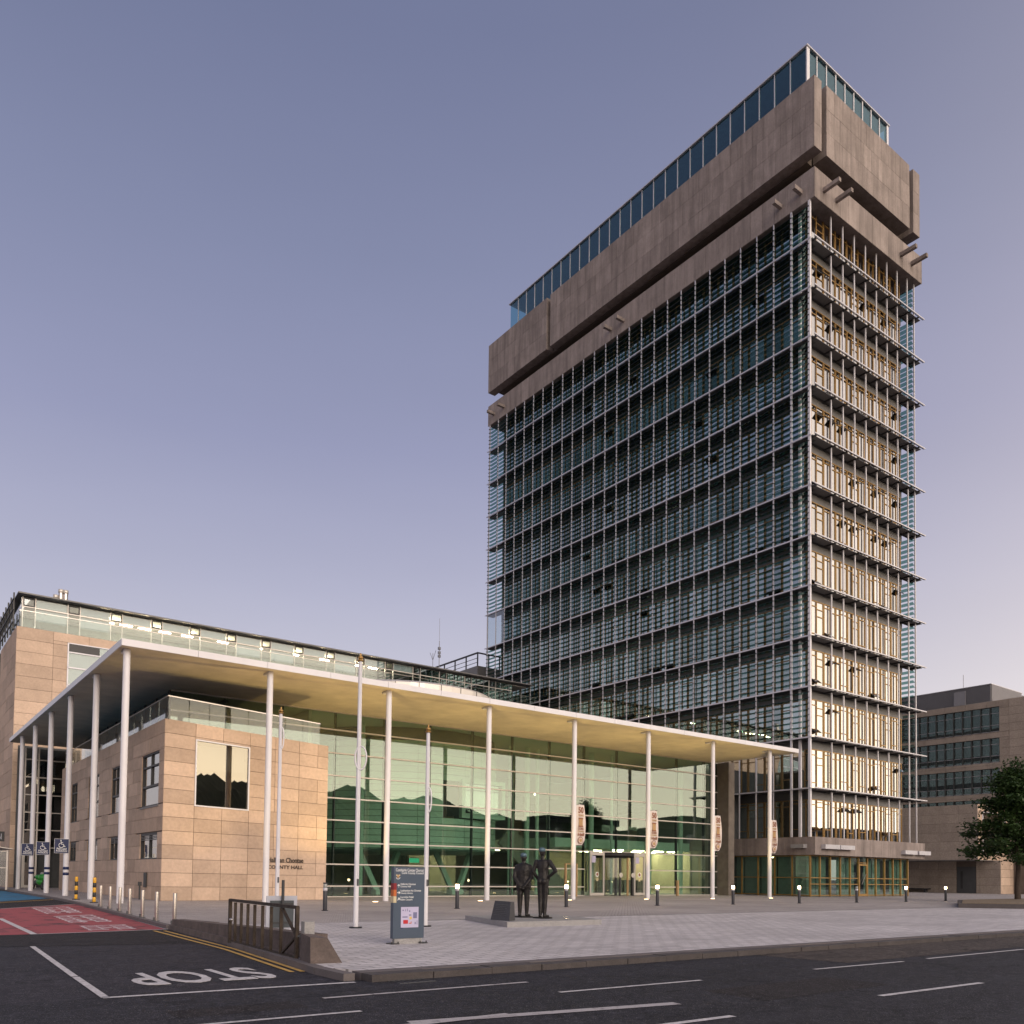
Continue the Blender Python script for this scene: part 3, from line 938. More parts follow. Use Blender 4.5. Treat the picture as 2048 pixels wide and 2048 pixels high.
box('lantern_mullion', lx1 - .15, lx1 + .12, ly - .06, ly + .2, 62.2, lz - .1, 'white', T)
box('lantern_mullion', lx - .06, lx + .3, ly - .06, ly + .02, 62.2, lz - .1, 'white', T)
box('lantern_roof', lx - .15, lx1 + .2, ly - .15, ly1 + .15, lz - .1, lz, 'steel_grey', T)
# water spouts
for y in (38.1, 39.9, 57.3, 59.0, 76.2, 78.1):
    box('spout', XC - .95, XC + .02, y - .14, y + .14, 53.9, 54.2, 'concrete', T)
for x in (57.4, 59.05, 68.6, 70.35):
    box('spout', x - .14, x + .14, 35.55, 36.95, 53.9, 54.2, 'concrete', T)
for x in (57.9, 59.9, 69.2, 71.4):
    sp = box('spout', x - .95, x + .95, 36.55, 36.95, 3.58, 3.9, 'steel_grey', T) if x in (57.9,59.9) else box('spout', x - .95, x + .95, 36.55, 36.95, 3.45, 3.77, 'steel_grey', T)
box('spout', XC - .45, XC + .02, 37.6, 38.7, 3.62, 3.9, 'granite', T)

# ---------------------------------------------------------------- entrance hall with canopy
hall = thing('entrance_hall', 'glass fronted entrance hall under a broad flat canopy on white columns', 'building', (30, 43, 0))
SZ = 10.12
cano = box('canopy', 7.85, 52.2, 35.66, 68.1, SZ + .012, SZ + .24, 'soffit', hall)
NE = 15
for i in range(NE):
    a, b = 7.80 + (52.25 - 7.80) * i / NE, 7.80 + (52.25 - 7.80) * (i + 1) / NE
    box('canopy_edge', a + .008, b - .008, 35.60, 35.655, SZ, SZ + .27, 'white', cano)
for i in range(11):
    a, b = 35.66 + 32.4 * i / 11, 35.66 + 32.4 * (i + 1) / 11
    box('canopy_edge', 7.80, 7.845, a + .008, b - .008, SZ, SZ + .27, 'white', cano)
box('canopy_edge', 52.205, 52.25, 35.66, 44, SZ, SZ + .27, 'white', cano)
box('roof_deck', 7.86, 52.19, 35.67, 68, SZ + .245, SZ + .27, 'white', cano)
COLX = [8.14 + 5.945 * i for i in range(8)]
COLY = [41.7, 47.7, 53.3, 58.9, 64.3]
UP = []
for i, (x, y) in enumerate([(x, 36.2) for x in COLX] + [(8.14, y) for y in COLY]):
    c = cyl('column', x, y, 0, SZ, .135, 'white', hall)
    prism('column_head', [(x - .12, y - .06), (x + .12, y - .06), (x + .10, y + .55), (x - .10, y + .55)], SZ - .09, SZ - .001, 'white', c)
    if i in (9, 10, 11):
        for za, zb in ((1.03, 1.17), (1.31, 1.45)):
            cyl('blue_band', x, y, za, zb, .139, 'poleblue', c)
FY = 42.9
MX = [11.7, 14.39, 17.44] + [20.49 + 3.05 * i for i in range(11)] + [52.4]
TZ = [0.02, .6, 1.79, 2.99, 4.2, 5.4, 6.63, 7.86, 9.13, 10.1]
for i, (a, b) in enumerate(zip(MX, MX[1:])):
    for j, (z0, z1) in enumerate(zip(TZ, TZ[1:])):
        if b < 18.2 and z1 < 8:
            continue
        if 38.6 < a < 44 and j < 3:
            continue
        box('curtain_pane', a + .012, b - .012, FY, FY + .02, z0 + .02, z1 - .02, 'g_hall', hall)
for x in MX:
    box('mullion', x - .035, x + .035, FY + .02, FY + .22, 0 if x > 18 else 7.6, SZ, 'frame_dark', hall)
for j, z in enumerate(TZ):
    for a, b in (((11.7, 52.4),) if j > 6 else ((18.1, 52.4),) if j == 3 or j > 3 else ((18.1, 38.77), (44.91, 52.4))):
        box('transom', a, b, FY - .075, FY - .005, z - .036, z + .036, 'frame_lt' if j < 8 else 'frame_lt', hall)
# revolving door and side doors
for a, b in ((38.8, 39.26), (44.54, 44.88)):
    box('side_light', a, b, FY, FY + .02, .03, 2.96, 'g_hall', hall)
for a, b in ((39.28, 40.6), (43.46, 44.52)):
    d = box('glazed_door', a + .12, b - .12, FY - .03, FY - .01, .2, 2.75, 'g_clear', hall)
    for q in ((a, a + .12, .02, 2.95), (b - .12, b, .02, 2.95), (a + .12, b - .12, .02, .2), (a + .12, b - .12, 2.75, 2.95)):
        box('door_frame', q[0], q[1], FY - .07, FY + .03, q[2], q[3], 'frame_lt', d)
    cyl_ = ball('door_crest', ((a + b) / 2, FY - .05, 1.45), (.16, .008, .17), 'paintw', d)
    ball('crest_centre', ((a + b) / 2, FY - .062, 1.46), (.10, .006, .11), 'bannerp', d)
    box('door_notice', (a + b) / 2 - .09, (a + b) / 2 + .09, FY - .055, FY - .045, 1.0, 1.2, 'red3', d)
    box('door_notice', a + .16, a + .5, FY - .056, FY - .046, 2.25, 2.7, 'mapbg', d)
rd = cyl('revolving_door', 42.02, FY + .55, 2.62, 2.96, 1.42, 'frame_dark', hall)
for k in range(16):
    a = 2 * math.pi * k / 16
    b = 2 * math.pi * (k + .9) / 16
    if k in (3, 4, 11, 12):
        continue
    bar('drum_glass', (42.02 + 1.38 * math.cos(a), FY + .55 + 1.38 * math.sin(a), 1.32), (42.02 + 1.38 * math.cos(b), FY + .55 + 1.38 * math.sin(b), 1.32), .015, 2.55, 'g_clear', rd)
for a in (R(200), R(245), R(270), R(295), R(340)):
    x, y = 42.02 + 1.4 * math.cos(a), FY + .55 + 1.4 * math.sin(a)
    box('drum_post', x - .05, x + .05, y - .05, y + .05, .02, 2.62, 'wood' if a == R(270) else 'frame_dark', rd)
box('door_wing', 41.99, 42.05, FY - .75, FY + 1.85, .1, 2.6, 'g_clear', rd)
for x in (41.45, 42.6):
    ball('door_crest', (x, FY - .80, 1.42), (.17, .008, .17), 'frame_lt', rd)
for a, b in ((40.62, 43.44),):
    box('door_sill', a, b, FY - .9, FY + 1.9, .002, .03, 'frame_dark', rd)
box('door_header', 38.8, 44.88, FY - .08, FY + .02, 2.965, 3.03, 'frame_lt', hall)
# inside the hall
box('hall_floor', 11.8, 56, FY + .06, 66, .003, .03, 'granite', hall)
box('hall_back_wall', 11.8, 56, 62, 62.3, .03, SZ - .02, 'interior', hall)
box('hall_end_wall', 52.6, 53.0, 44.2, 62, .03, SZ - .02, 'interior', hall)
box('hall_end_wall', 19.0, 19.2, 43.2, 62, .03, SZ - .02, 'interior', hall)
box('ceiling_panel', 19.3, 52.5, 43.2, 61.9, SZ - .03, SZ - .01, 'ceiling', hall)
box('stone_pier', 52.42, 53.1, 41.8, 43.4, 0, SZ - .005, 'pier', hall)
box('link_wall', 53.1, 57.3, 44.6, 44.9, 0, SZ - .01, 'interior_dk', hall)
for x in (40, 46):
    for y in (57,):
        pn = cyl('added_hall_lamp', x, y, 8.2, 8.35, .22, 'ceil_light', hall)  # made-up lamp, added to brighten the dark upper hall
        cyl('added_lamp_cord', x, y, 8.36, SZ - .04, .012, 'frame_dark', pn)
# gallery and the lit rooms below it
box('gallery', 38.5, 52.4, 45.6, 61.9, 3.35, 4.0, 'green_clad', hall)
box('gallery_rail', 38.5, 52.4, 45.55, 45.58, 4.0, 5.05, 'g_clear', hall)
box('room_wall', 52.45, 52.58, 45.6, 56, .03, 3.34, 'soffit', hall)
box('upper_gallery', 36.5, 52.4, 50.5, 61.9, 6.7, 7.2, 'interior_dk', hall)
for x in (45.8, 47.3, 49.2, 51.2):
    box('room_mullion', x - .05, x + .05, 52, 52.1, .03, 3.34, 'frame_dark', hall)
box('room_wall', 44.8, 52.4, 56.0, 56.2, .03, 3.34, 'soffit', hall)
box('room_wall', 33.5, 37.8, 57.0, 57.2, .03, 3.4, 'soffit', hall)
for x in (45.2, 47.4, 49.6, 51.2):
    for y in (46.6, 49.0):
        box('ceiling_light', x, x + .9, y, y + .25, 3.28, 3.348, 'room_light', hall)
for x in (46.0, 48.2, 50.5):
    box('ceiling_light', x, x + .9, 51.2, 51.5, 3.27, 3.34, 'room_light', hall)
for x in (34.2, 36.0):
    box('ceiling_light', x, x + .8, 54.5, 54.8, 3.3, 3.4, 'room_light', hall)
for x in (40.2, 42.6):
    box('ceiling_light', x, x + .5, 55.0, 55.2, 3.27, 3.34, 'ceil_light', hall)
for i in range(4):
    box('reception_desk', 46.2 + i * 1.5, 47.5 + i * 1.5, 49.6, 50.3, .03, 1.05, 'interior_dk', hall)
for x, y, r in ((34.9, 46, .2), (36.3, 46, .17), (37.35, 46.2, .13), (38.2, 46.0, .12), (41.5, 45.2, .19), (43.3, 45.0, .1), (47.4, 45.2, .19), (51.3, 45.6, .22), (23.2, 45, .14), (33.6, 58, .2)):
    cyl('hall_column', x, y, .03, SZ - .03, r, 'green_clad', hall)
st = bar('stair', (36.2, 48.5, 4.2), (41.6, 48.5, .1), .25, 1.6, 'interior', hall)
for k in range(12):
    x = 36.4 + k * .43
    box('stair_baluster', x, x + .03, 47.66, 47.69, 4.1 - k * .33, 5.0 - k * .33, 'steel', st)
box('exit_sign', 27.2, 27.9, 46.2, 46.24, 2.02, 2.3, 'exit', hall)
# council chamber drum
DC, DR = (28.5, 50.5), 6.8
drum = cyl('council_chamber', DC[0], DC[1], 2.82, SZ - .04, DR - .07, 'frame_dark', hall)
cyl('chamber_floor', DC[0], DC[1], 2.72, 2.82, DR - .02, 'green_clad', drum)
NC, rows = 26, 17
me = bpy.data.meshes.new('cladding_panel')
hh = (9.3 - 2.84) / rows
aw = 2 * math.pi / NC
vv, ff, K = [], [], 4
for k in range(K + 1):
    a = aw * (.008 + .984 * k / K)
    for r in (DR - .06, DR):
        for z in (.012, hh - .012):
            vv.append((r * math.cos(a), r * math.sin(a), z))
for k in range(K):
    o_ = 4 * k
    ff += [(o_ + 2, o_ + 6, o_ + 7, o_ + 3), (o_ + 1, o_ + 3, o_ + 7, o_ + 5), (o_, o_ + 4, o_ + 6, o_ + 2), (o_, o_ + 1, o_ + 5, o_ + 4)]
ff += [(0, 2, 3, 1), (4 * K, 4 * K + 1, 4 * K + 3, 4 * K + 2)]
me.from_pydata(vv, [], ff)
me.materials.append(MT['green_clad'])
for j in range(rows):
    for k in range(NC):
        a = aw * k + R(3)
        mid = (a + aw / 2) % (2 * math.pi)
        if not (R(165) < mid < R(345)):
            continue
        z = 2.84 + j * hh
        if R(272) < mid < R(292) and 4.9 < z + hh / 2 < 7.1:
            continue
        place(bpy.data.objects.new('cladding_panel', me), drum, Matrix.Translation((*DC, z)) @ Matrix.Rotation(a, 4, 'Z'))
wx0, wx1, wy = 29.3, 32.6, 43.55
wb = box('bay_window', wx0 + .25, wx1 - .25, wy + .10, wy + .12, 5.1, 6.9, 'g_wing', drum)
for q in ((wx0, wx0 + .25, 4.8, 7.2), (wx1 - .25, wx1, 4.8, 7.2), (wx0 + .25, wx1 - .25, 4.8, 5.1), (wx0 + .25, wx1 - .25, 6.95, 7.2)):
    box('bay_frame', q[0], q[1], wy, wy + .9, q[2], q[3], 'green_clad', wb)
for bx in (25.4, 30.9):
    for s in (-1, 1):
        bar('raking_strut', (bx + s * .12, 46.6, .05), (bx + s * 1.35, 46.9, 2.72), .30, .30, 'green_clad', drum)
    box('strut_shoe', bx - .45, bx + .45, 46.3, 46.9, .03, .35, 'green_clad', drum)
vv, ff = [], []
NS = 48
for k in range(NS):
    a = 2 * math.pi * k / NS
    c, s = math.cos(a), math.sin(a)
    for r, z in ((DR, SZ + .26), (DR, 12.80), (DR - .25, 12.95), (DR * .55, 13.35), (.2, 13.5)):
        vv.append((DC[0] + r * c, DC[1] + r * s, z))
for k in range(NS):
    for j in range(4):
        a, b = 5 * k, 5 * ((k + 1) % NS)
        ff.append((a + j, b + j, b + j + 1, a + j + 1))
dm = mesh('drum_roof', vv, ff, 'frame_lt', hall, smooth=False)
for k in range(16):
    a = R(180) + R(180) * k / 15
    x, y = DC[0] + (DR + .01) * math.cos(a), DC[1] + (DR + .01) * math.sin(a)
    box('roof_seam', x - .012, x + .012, y - .012, y + .012, SZ + .27, 12.82, 'frame_dark', dm)
# timber framed glass screens beside the door
scr = thing('display_case', 'upright glass display case in a tan timber frame beside the revolving door', 'display case', (36.4, 41.5, 0))
for x in (35.95, 36.87):
    box('timber_post', x - .05, x + .05, 41.45, 41.57, 0, 2.12, 'wood', scr)
box('glass_sheet', 36.02, 36.80, 41.5, 41.52, .1, 2.08, 'g_clear', scr)
box('top_rail', 36.0, 36.82, 41.46, 41.56, 2.06, 2.12, 'wood', scr)
tp = thing('timber_post', 'short tan timber post on the paving right of the revolving door', 'post', (46.6, 41.6, 0))
box('shaft', 46.5, 46.65, 41.55, 41.7, 0, 1.05, 'wood', tp)
box('cap', 46.48, 46.67, 41.53, 41.72, 1.05, 1.10, 'wood', tp)
# ---------------------------------------------------------------- stone wing
wing = thing('stone_wing', 'low limestone clad wing with a large square picture window', 'building', (14, 39, 0))
WX, WY, WXR = 10.35, 38.70, 18.1
def wtop(x): return 7.98 - (x - WX) * .058
# front wall: courses follow the slightly falling parapet
def tap(x, z): return z * wtop(x) / 7.98
picture = (11.69, 14.17, 4.24, 7.27)
cols = [WX, 11.69, 12.93, 14.17, 15.4, 16.6, 17.55, WXR]
nr = 13
for j in range(nr):
    a, b = 7.98 * j / nr, 7.98 * (j + 1) / nr
    cc = list(cols)
    if j % 3 == 1:
        cc = [WX, 11.69, 12.93, 14.17, 15.0, 15.4, 16.6, WXR]
    elif j % 4 == 2:
        cc = [WX, 11.69, 12.93, 14.17, 14.95, 16.6, 17.55, WXR]
    for x0, x1 in zip(cc, cc[1:]):
        for r in cut((x0, x1, a, b), [picture]):
            u0, u1, z0, z1 = r[0] + .008, r[1] - .008, r[2] + .008, r[3] - .008
            dj = random.uniform(0, .006)
            v = [(u0, WY + dj, tap(u0, z0)), (u1, WY + dj, tap(u1, z0)), (u1, WY + .06, tap(u1, z0)), (u0, WY + .06, tap(u0, z0)),
                 (u0, WY + dj, tap(u0, z1)), (u1, WY + dj, tap(u1, z1)), (u1, WY + .06, tap(u1, z1)), (u0, WY + .06, tap(u0, z1))]
            mesh('stone_panel', v, BOXF, 'stone', wing)
holes = []
WINU = [(39.5, 42.45), (46.75, 48.6), (51.65, 54.4), (57.7, 59.65), (63.6, 66.4)]
for i, (a, b) in enumerate(WINU):
    if i < 4:
        holes += [(a, b, 4.25, 6.68), (a, b, 1.83, 3.02)]
clad(wing, 'x', WX, WY + .065, 63.0, 0, 7.98, 1.5, .614, 'stone', holes, stagger=.4, gap=.011)
# backing walls with the openings left free
for r in cut((WX + .06, WXR - .06, 0, 7.4), [picture]):
    box('backing_wall', r[0], r[1], WY + .061, WY + .35, r[2], r[3], 'joint', wing)
for r in cut((WY + .36, 63.0, 0, 7.9), holes):
    box('backing_wall', WX + .061, WX + .35, r[0], r[1], r[2], r[3], 'joint', wing)
clad(wing, 'x', WXR, WY + .065, 42.8, 0, 7.5, 1.3, .614, 'stone', (), facing=1, gap=.012)
box('backing_wall', WXR - .3, WXR - .061, WY + .36, 42.8, 0, 7.4, 'joint', wing)
box('wing_roof', WX + .36, WXR - .31, WY + .36, 62.9, 7.0, 7.35, 'interior_dk', wing)
box('room_floor', WX + .36, WXR - .31, WY + .36, 62.9, 3.6, 3.8, 'interior', wing)
box('room_partition', WX + .4, WXR - .35, 43.5, 43.6, 0, 7, 'interior', wing)
box('room_partition', 13.8, 13.9, 43.6, 62.9, 0, 7, 'interior', wing)
x0, x1, z0, z1 = picture
pw = mesh('picture_window', [(x0 + .06, WY + .05, tap(x0, z0 + .06)), (x1 - .06, WY + .05, tap(x1, z0 + .06)), (x1 - .06, WY + .08, tap(x1, z0 + .06)), (x0 + .06, WY + .08, tap(x0, z0 + .06)),
                             (x0 + .06, WY + .05, tap(x0, z1 - .06)), (x1 - .06, WY + .05, tap(x1, z1 - .06)), (x1 - .06, WY + .08, tap(x1, z1 - .06)), (x0 + .06, WY + .08, tap(x0, z1 - .06))], BOXF, 'g_pic', wing)
for a, b, c, d in ((x0, x0 + .06, z0, z1), (x1 - .06, x1, z0, z1), (x0 + .06, x1 - .06, z0, z0 + .06), (x0 + .06, x1 - .06, z1 - .06, z1)):
    mesh('window_frame', [(a, WY - .03, tap(a, c)), (b, WY - .03, tap(b, c)), (b, WY + .12, tap(b, c)), (a, WY + .12, tap(a, c)), (a, WY - .03, tap(a, d)), (b, WY - .03, tap(b, d)), (b, WY + .12, tap(b, d)), (a, WY + .12, tap(a, d))], BOXF, 'white', pw)
box('window_shade', x0 + .1, x1 - .1, WY + .5, WY + .52, 5.9, 7.0, 'blind', pw)
for i, (a, b) in enumerate(WINU[:4]):
    for z0, z1 in ((4.25, 6.68), (1.83, 3.02)):
        w = box('window', WX + .12, WX + .14, a + .05, b - .05, z0 + .05, z1 - .05, 'g_wing', wing)
        h = z1 - z0
        fr = [(a, a + .07, z0, z1), (b - .07, b, z0, z1), (a + .07, b - .07, z0, z0 + .06), (a + .07, b - .07, z1 - .06, z1), (a + (b - a) * .5 - .03, a + (b - a) * .5 + .03, z0 + h * (.38 if h > 2 else .06), z1 - .06)]
        if h > 2:
            fr += [(a + .07, b - .07, z0 + h * .36, z0 + h * .40), (a + .07, b - .07, z0 + h * .74, z0 + h * .77)]
        for q in fr:
            box('window_frame', WX + .05, WX + .16, *q, 'frame_dark', w)
        if h < 2:
            for k in range(4):
                box('vent_slat', WX + .04, WX + .12, a + .08, b - .08, z1 - .10 - k * .07, z1 - .075 - k * .07, 'spandrel', w)
box('window_sill', WX - .03, WX + .05, 39.45, 42.5, 4.17, 4.24, 'spandrel', wing)
# balustrade on the wing roof
n = 8
for i in range(n):
    a, b = 10.52 + 7.2 * i / n, 10.52 + 7.2 * (i + 1) / n
    ta, tb = wtop(a), wtop(b)
    bp = mesh('balustrade_pane', [(a + .015, WY + .18, ta - .25), (b - .015, WY + .18, tb - .25), (b - .015, WY + .2, tb - .25), (a + .015, WY + .2, ta - .25), (a + .015, WY + .18, ta + 1.02), (b - .015, WY + .18, tb + 1.02), (b - .015, WY + .2, tb + 1.02), (a + .015, WY + .2, ta + 1.02)], BOXF, 'g_clear', wing)
    bar('hand_rail', (a, WY + .19, ta + 1.05), (b, WY + .19, tb + 1.05), .05, .05, 'steel', bp)
for i in range(16):
    a, b = WY + .2 + 24 * i / 16, WY + .2 + 24 * (i + 1) / 16
    bp = box('balustrade_pane', WX + .16, WX + .18, a + .015, b - .015, 7.75, 9.0, 'g_clear', wing)
    box('hand_rail', WX + .145, WX + .195, a, b, 9.005, 9.05, 'steel', bp)
# recessed upper storey along the side
for i in range(9):
    a, b = 43.2 + 2.2 * i, 43.2 + 2.2 * (i + 1)
    box('upper_window', 11.7, 11.72, a + .02, b - .02, 7.4, SZ - .02, 'g_wing', wing)
    box('upper_mullion', 11.66, 11.76, a - .03, a + .03, 7.4, SZ - .02, 'frame_dark', wing)
box('upper_floor_wall', 14.5, 14.7, 43.5, 63, 7.4, SZ - .02, 'interior_dk', wing)
text('wall_letters', 'Halla an Chontae', (15.14, WY - .002, 1.77), (1, 0, 0), (0, 0, 1), 1.76, .235, 'letters', wing, .03, .02)
text('wall_letters', 'COUNTY HALL', (15.14, WY - .002, 1.47), (1, 0, 0), (0, 0, 1), 1.75, .17, 'letters', wing, .03, .02)
# tall dark glazed slot between wing and office block, with its door
slot = box('stair_glazing', 8.9, 11.9, 68.6, 68.63, 2.9, 9.9, 'g_wing', wing)
for z in (2.85, 4.1, 5.35, 6.6, 7.85, 9.1):
    box('glazing_bar', 8.9, 11.9, 68.5, 68.6, z - .04, z + .04, 'frame_lt', slot)
for x in (8.9, 9.75, 10.6, 11.5):
    box('glazing_bar', x - .04, x + .04, 68.48, 68.62, 0, 9.9, 'frame_lt', slot)
box('slot_wall', 8.5, 12, 69.2, 69.4, 0, SZ, 'interior_dk', wing)
sd = box('side_door', 9.0, 9.7, 68.55, 68.58, .2, 2.6, 'g_wing', wing)
for q in ((8.92, 9.04, .02, 2.75), (9.68, 9.80, .02, 2.75), (9.04, 9.68, .02, .2), (9.04, 9.68, 2.6, 2.75)):
    box('door_frame', q[0], q[1], 68.5, 68.62, q[2], q[3], 'frame_lt', sd)
# ---------------------------------------------------------------- office block behind
blk = thing('office_block', 'long stone office block with a glazed penthouse floor, lit inside', 'building', (30, 76, 0))
BY, BX, BT = 70.0, 8.25, 18.85
box('block_core', BX + .07, 55, BY + .07, 92, 0, BT - .05, 'joint', blk)
hw = (11.6, 16.4, 13.4, 18.2)
clad(blk, 'y', BY, BX, 17.2, 9.0, BT, 2.4, .9, 'stone', [hw], stagger=0, gap=.02)
clad(blk, 'y', BY, BX, 8.9, 0, 9.0, 2.4, .9, 'stone', stagger=0, gap=.02)
clad(blk, 'x', BX, BY + .07, 79, 0, BT, 2.4, .95, 'stone', stagger=0, gap=.02)
box('plain_wall', 17.2, 55, BY, BY + .06, 9.0, BT, 'stone', blk)
w = box('tall_window', hw[0] + .08, hw[1] - .08, BY + .03, BY + .05, hw[2] + .08, hw[3] - .08, 'g_pent', blk)
box('window_backing', hw[0] + .02, hw[1] - .02, BY + .055, BY + .065, hw[2] + .02, hw[3] - .02, 'blind', w)
for q in ((hw[0], hw[0] + .09, hw[2], hw[3]), (hw[0] + 2.2, hw[0] + 2.29, hw[2], 16.3), (hw[0], hw[1], 17.45, 17.54), (hw[0], hw[1], 16.3, 16.4), (hw[0], hw[1], 15.0, 15.1), (hw[0], hw[1], hw[2], hw[2] + .1), (hw[0], hw[1], hw[3] - .07, hw[3])):
    box('window_frame', q[0], q[1], BY - .03, BY + .028, q[2], q[3], 'white', w)
box('vent_grille', hw[0] + .1, hw[0] + 2.2, BY - .02, BY + .02, 17.56, 18.1, 'frame_dark', w)
PY, PT = 71.2, 21.55
box('penthouse_floor', BX + .08, 56, BY + .08, 91, BT - .04, BT + .02, 'spandrel', blk)
box('penthouse_back', 8.8, 56, 76.2, 76.4, BT + .02, PT - .2, 'spandrel', blk)
box('penthouse_ceiling', 8.8, 56, PY + .15, 76.2, PT - .24, PT - .18, 'ceiling', blk)
box('penthouse_roof', 8.35, 56.5, 70.6, 90, PT - .10, PT, 'spandrel', blk)
x = 8.72
i = 0
while x < 54:
    for a, b, nar in ((x, x + .84, 1), (x + .84, x + 3.02, 0)):
        p = box('penthouse_pane', a + .03, b - .03, PY, PY + .02, BT + .05, 20.62, 'g_pent' if a < 41 else 'g_long', blk)
        box('pane_frame', a - .03, a + .03, PY - .05, PY + .05, BT + .03, PT - .18, 'frame_lt', p)
        q = box('clerestory_pane', a + .05, b - .05, PY, PY + .02, 20.72, PT - .24, 'g_pent' if a < 41 else 'g_long', blk)
        box('pane_frame', a + .03, b - .03, PY - .04, PY + .04, 20.62, 20.70, 'frame_lt', q)
        if nar:
            for z in (20.74, PT - .26):
                box('vent_frame', a + .03, b - .03, PY - .07, PY - .02, z - .05, z + .04, 'frame_dark', q)
            for xx in (a + .06, b - .06):
                box('vent_frame', xx - .04, xx + .04, PY - .07, PY - .02, 20.78, PT - .3, 'frame_dark', q)
        else:
            box('opal_strip', a + .06, b - .06, PY + .08, PY + .09, 20.74, PT - .26, 'blind', q)
    if i in (0, 1, 5, 6, 8):
        box('roller_blind', x + .9, x + 2.98, PY + .10, PY + .12, BT + .9, 20.6, 'blind', blk)
    i += 1
    x += 3.02
for x in [14.4, 15.8, 17.2, 18.8, 20.6, 23.6, 26.6, 30.0, 33.0, 36.0, 38.0]:
    box('ceiling_light', x, x + .9, 72.7, 72.85, PT - .62, PT - .58, 'pent_light', blk)
for i in range(30):
    a = 8.4 + 1.6 * i
    bp = box('balustrade_pane', a + .015, a + 1.585, BY + .12, BY + .14, BT + .02, 20.05, 'g_clear', blk)
    box('hand_rail', a, a + 1.6, BY + .10, BY + .16, 20.055, 20.09, 'steel', bp)
for i in range(7):
    y = 71.2 + 1.5 * i
    box('side_screen_post', 8.1, 8.2, y - .05, y + .05, BT, PT, 'frame_dark', blk)
for z in (19.3, 20.2, 21.0):
    box('side_screen_rail', 8.05, 8.12, 70.6, 82, z - .04, z + .04, 'frame_dark', blk)
box('penthouse_side', 8.62, 8.66, PY, 86, BT + .02, PT - .18, 'g_pent', blk)
for x, z in ((11.25, 22.6), (11.6, 23.1), (11.95, 23.1)):
    f_ = cyl('flue', x, 73.6, PT, z, .17, 'steel', blk)
    cyl('flue_cap', x, 73.6, z - .25, z + .02, .19, 'frame_lt', f_)
# plant enclosure and masts beside the tower
pl = thing('plant_enclosure', 'dark rooftop plant box with an open railing beside the tower', 'plant room', (58, 88, 20))
box('plant_wall', 57.05, 62, 82, 104, 16, 25.9, 'spandrel', pl)
for i in range(10):
    y = 82 + 2.4 * i
    box('railing_post', 57.05, 57.17, y, y + .12, 25.9, 27.35, 'frame_dark', pl)
for i in range(4):
    x = 57.05 + 1.6 * i
    box('railing_post', x, x + .12, 82, 82.12, 25.9, 27.35, 'frame_dark', pl)
box('railing_rail', 57.0, 57.2, 82.13, 104, 27.36, 27.5, 'frame_dark', pl)
box('railing_rail', 57.0, 62, 81.95, 82.12, 27.36, 27.5, 'frame_dark', pl)
for z in (26.3, 26.8):
    box('railing_rail', 57.08, 57.14, 82.2, 104, z, z + .05, 'frame_dark', pl)
m1 = thing('radio_mast', 'thin tall radio mast standing behind the glazed penthouse roof', 'mast', (53.0, 84, 21))
cyl('mast_pole', 53.0, 84, 21.5, 28.5, .04, 'mast', m1)
cyl('whip', 53.0, 84, 28.5, 31.2, .02, 'mast', m1)
for z in (26.6, 27.0, 27.5):
    box('radio_unit', 52.85, 53.15, 83.9, 84.1, z, z + .3, 'mast', m1)
m2 = thing('small_aerial', 'small forked aerial standing on the plant box railing', 'aerial', (57.1, 92, 27.5))
cyl('aerial_pole', 57.1, 92, 27.5, 29.4, .035, 'mast', m2)
for s in (-1, 1):
    bar('aerial_arm', (57.1, 92, 28.5), (57.1, 92 + s * .7, 29.6), .04, .04, 'mast', m2)
# ---------------------------------------------------------------- library building on the right
lib = thing('library_building', 'stone faced library block with three ribbon windows and louvred roof plant', 'building', (105, 48, 0))
LXP = 100.0
bands = [(42.9, 60, 17.86, 20.66), (42.9, 60, 14.48, 17.19), (42.9, 60, 11.06, 13.81), (42.9, 60, 7.6, 10.4)]
box('library_core', LXP + .9, 118, 39.6, 62, 0, 21.2, 'interior_dk', lib)
box('library_end_wall', LXP + .0, 118, 39.45, 39.6, 0, 21.35, 'stone_far', lib)
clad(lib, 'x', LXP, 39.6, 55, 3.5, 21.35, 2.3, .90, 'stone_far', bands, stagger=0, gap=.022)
for r in cut((39.6, 60, 0, 21.2), bands):
    box('backing_wall', LXP + .061, LXP + .5, r[0], r[1], r[2], r[3], 'joint', lib)
for (a, b, z0, z1) in bands:
    n = 14
    for i in range(n):
        y0, y1 = a + 1.0 * i, a + 1.0 * (i + 1)
        p = box('ribbon_pane', LXP + .25, LXP + .27, y0 + .03, y1 - .03, z0, z1, 'g_lib', lib)
        box('glass_fin', LXP + .02, LXP + .24, y0 - .02, y0 + .02, z0 + .02, z1 - .02, 'frame_dark', p)
        if i % 2:
            box('curtain', LXP + .45, LXP + .47, y0 + .1, y0 + .7, z0, z1, 'blind', p)
    for f_ in (.02, .27, .74):
        box('ribbon_transom', LXP + .18, LXP + .245, a, a + 14, z0 + (z1 - z0) * f_, z0 + (z1 - z0) * f_ + .05, 'steel_grey', lib)
for i in range(22):
    z = 21.4 + i * .088
    box('roof_louvre', LXP + .3, LXP + .42, 43.9, 58, z, z + .045, 'louvre_metal', lib)
    box('roof_louvre', LXP + .43, 108, 43.82, 43.9, z, z + .045, 'louvre_metal', lib)
box('plant_screen', LXP + .45, 110, 44.0, 60, 21.3, 23.2, 'spandrel', lib)
box('screen_cap', LXP + .25, 108.1, 43.8, 60, 23.33, 23.4, 'steel_grey', lib)
box('service_door', LXP + .22, LXP + .3, 46.6, 47.9, 21.4, 23.0, 'louvre_metal', lib)
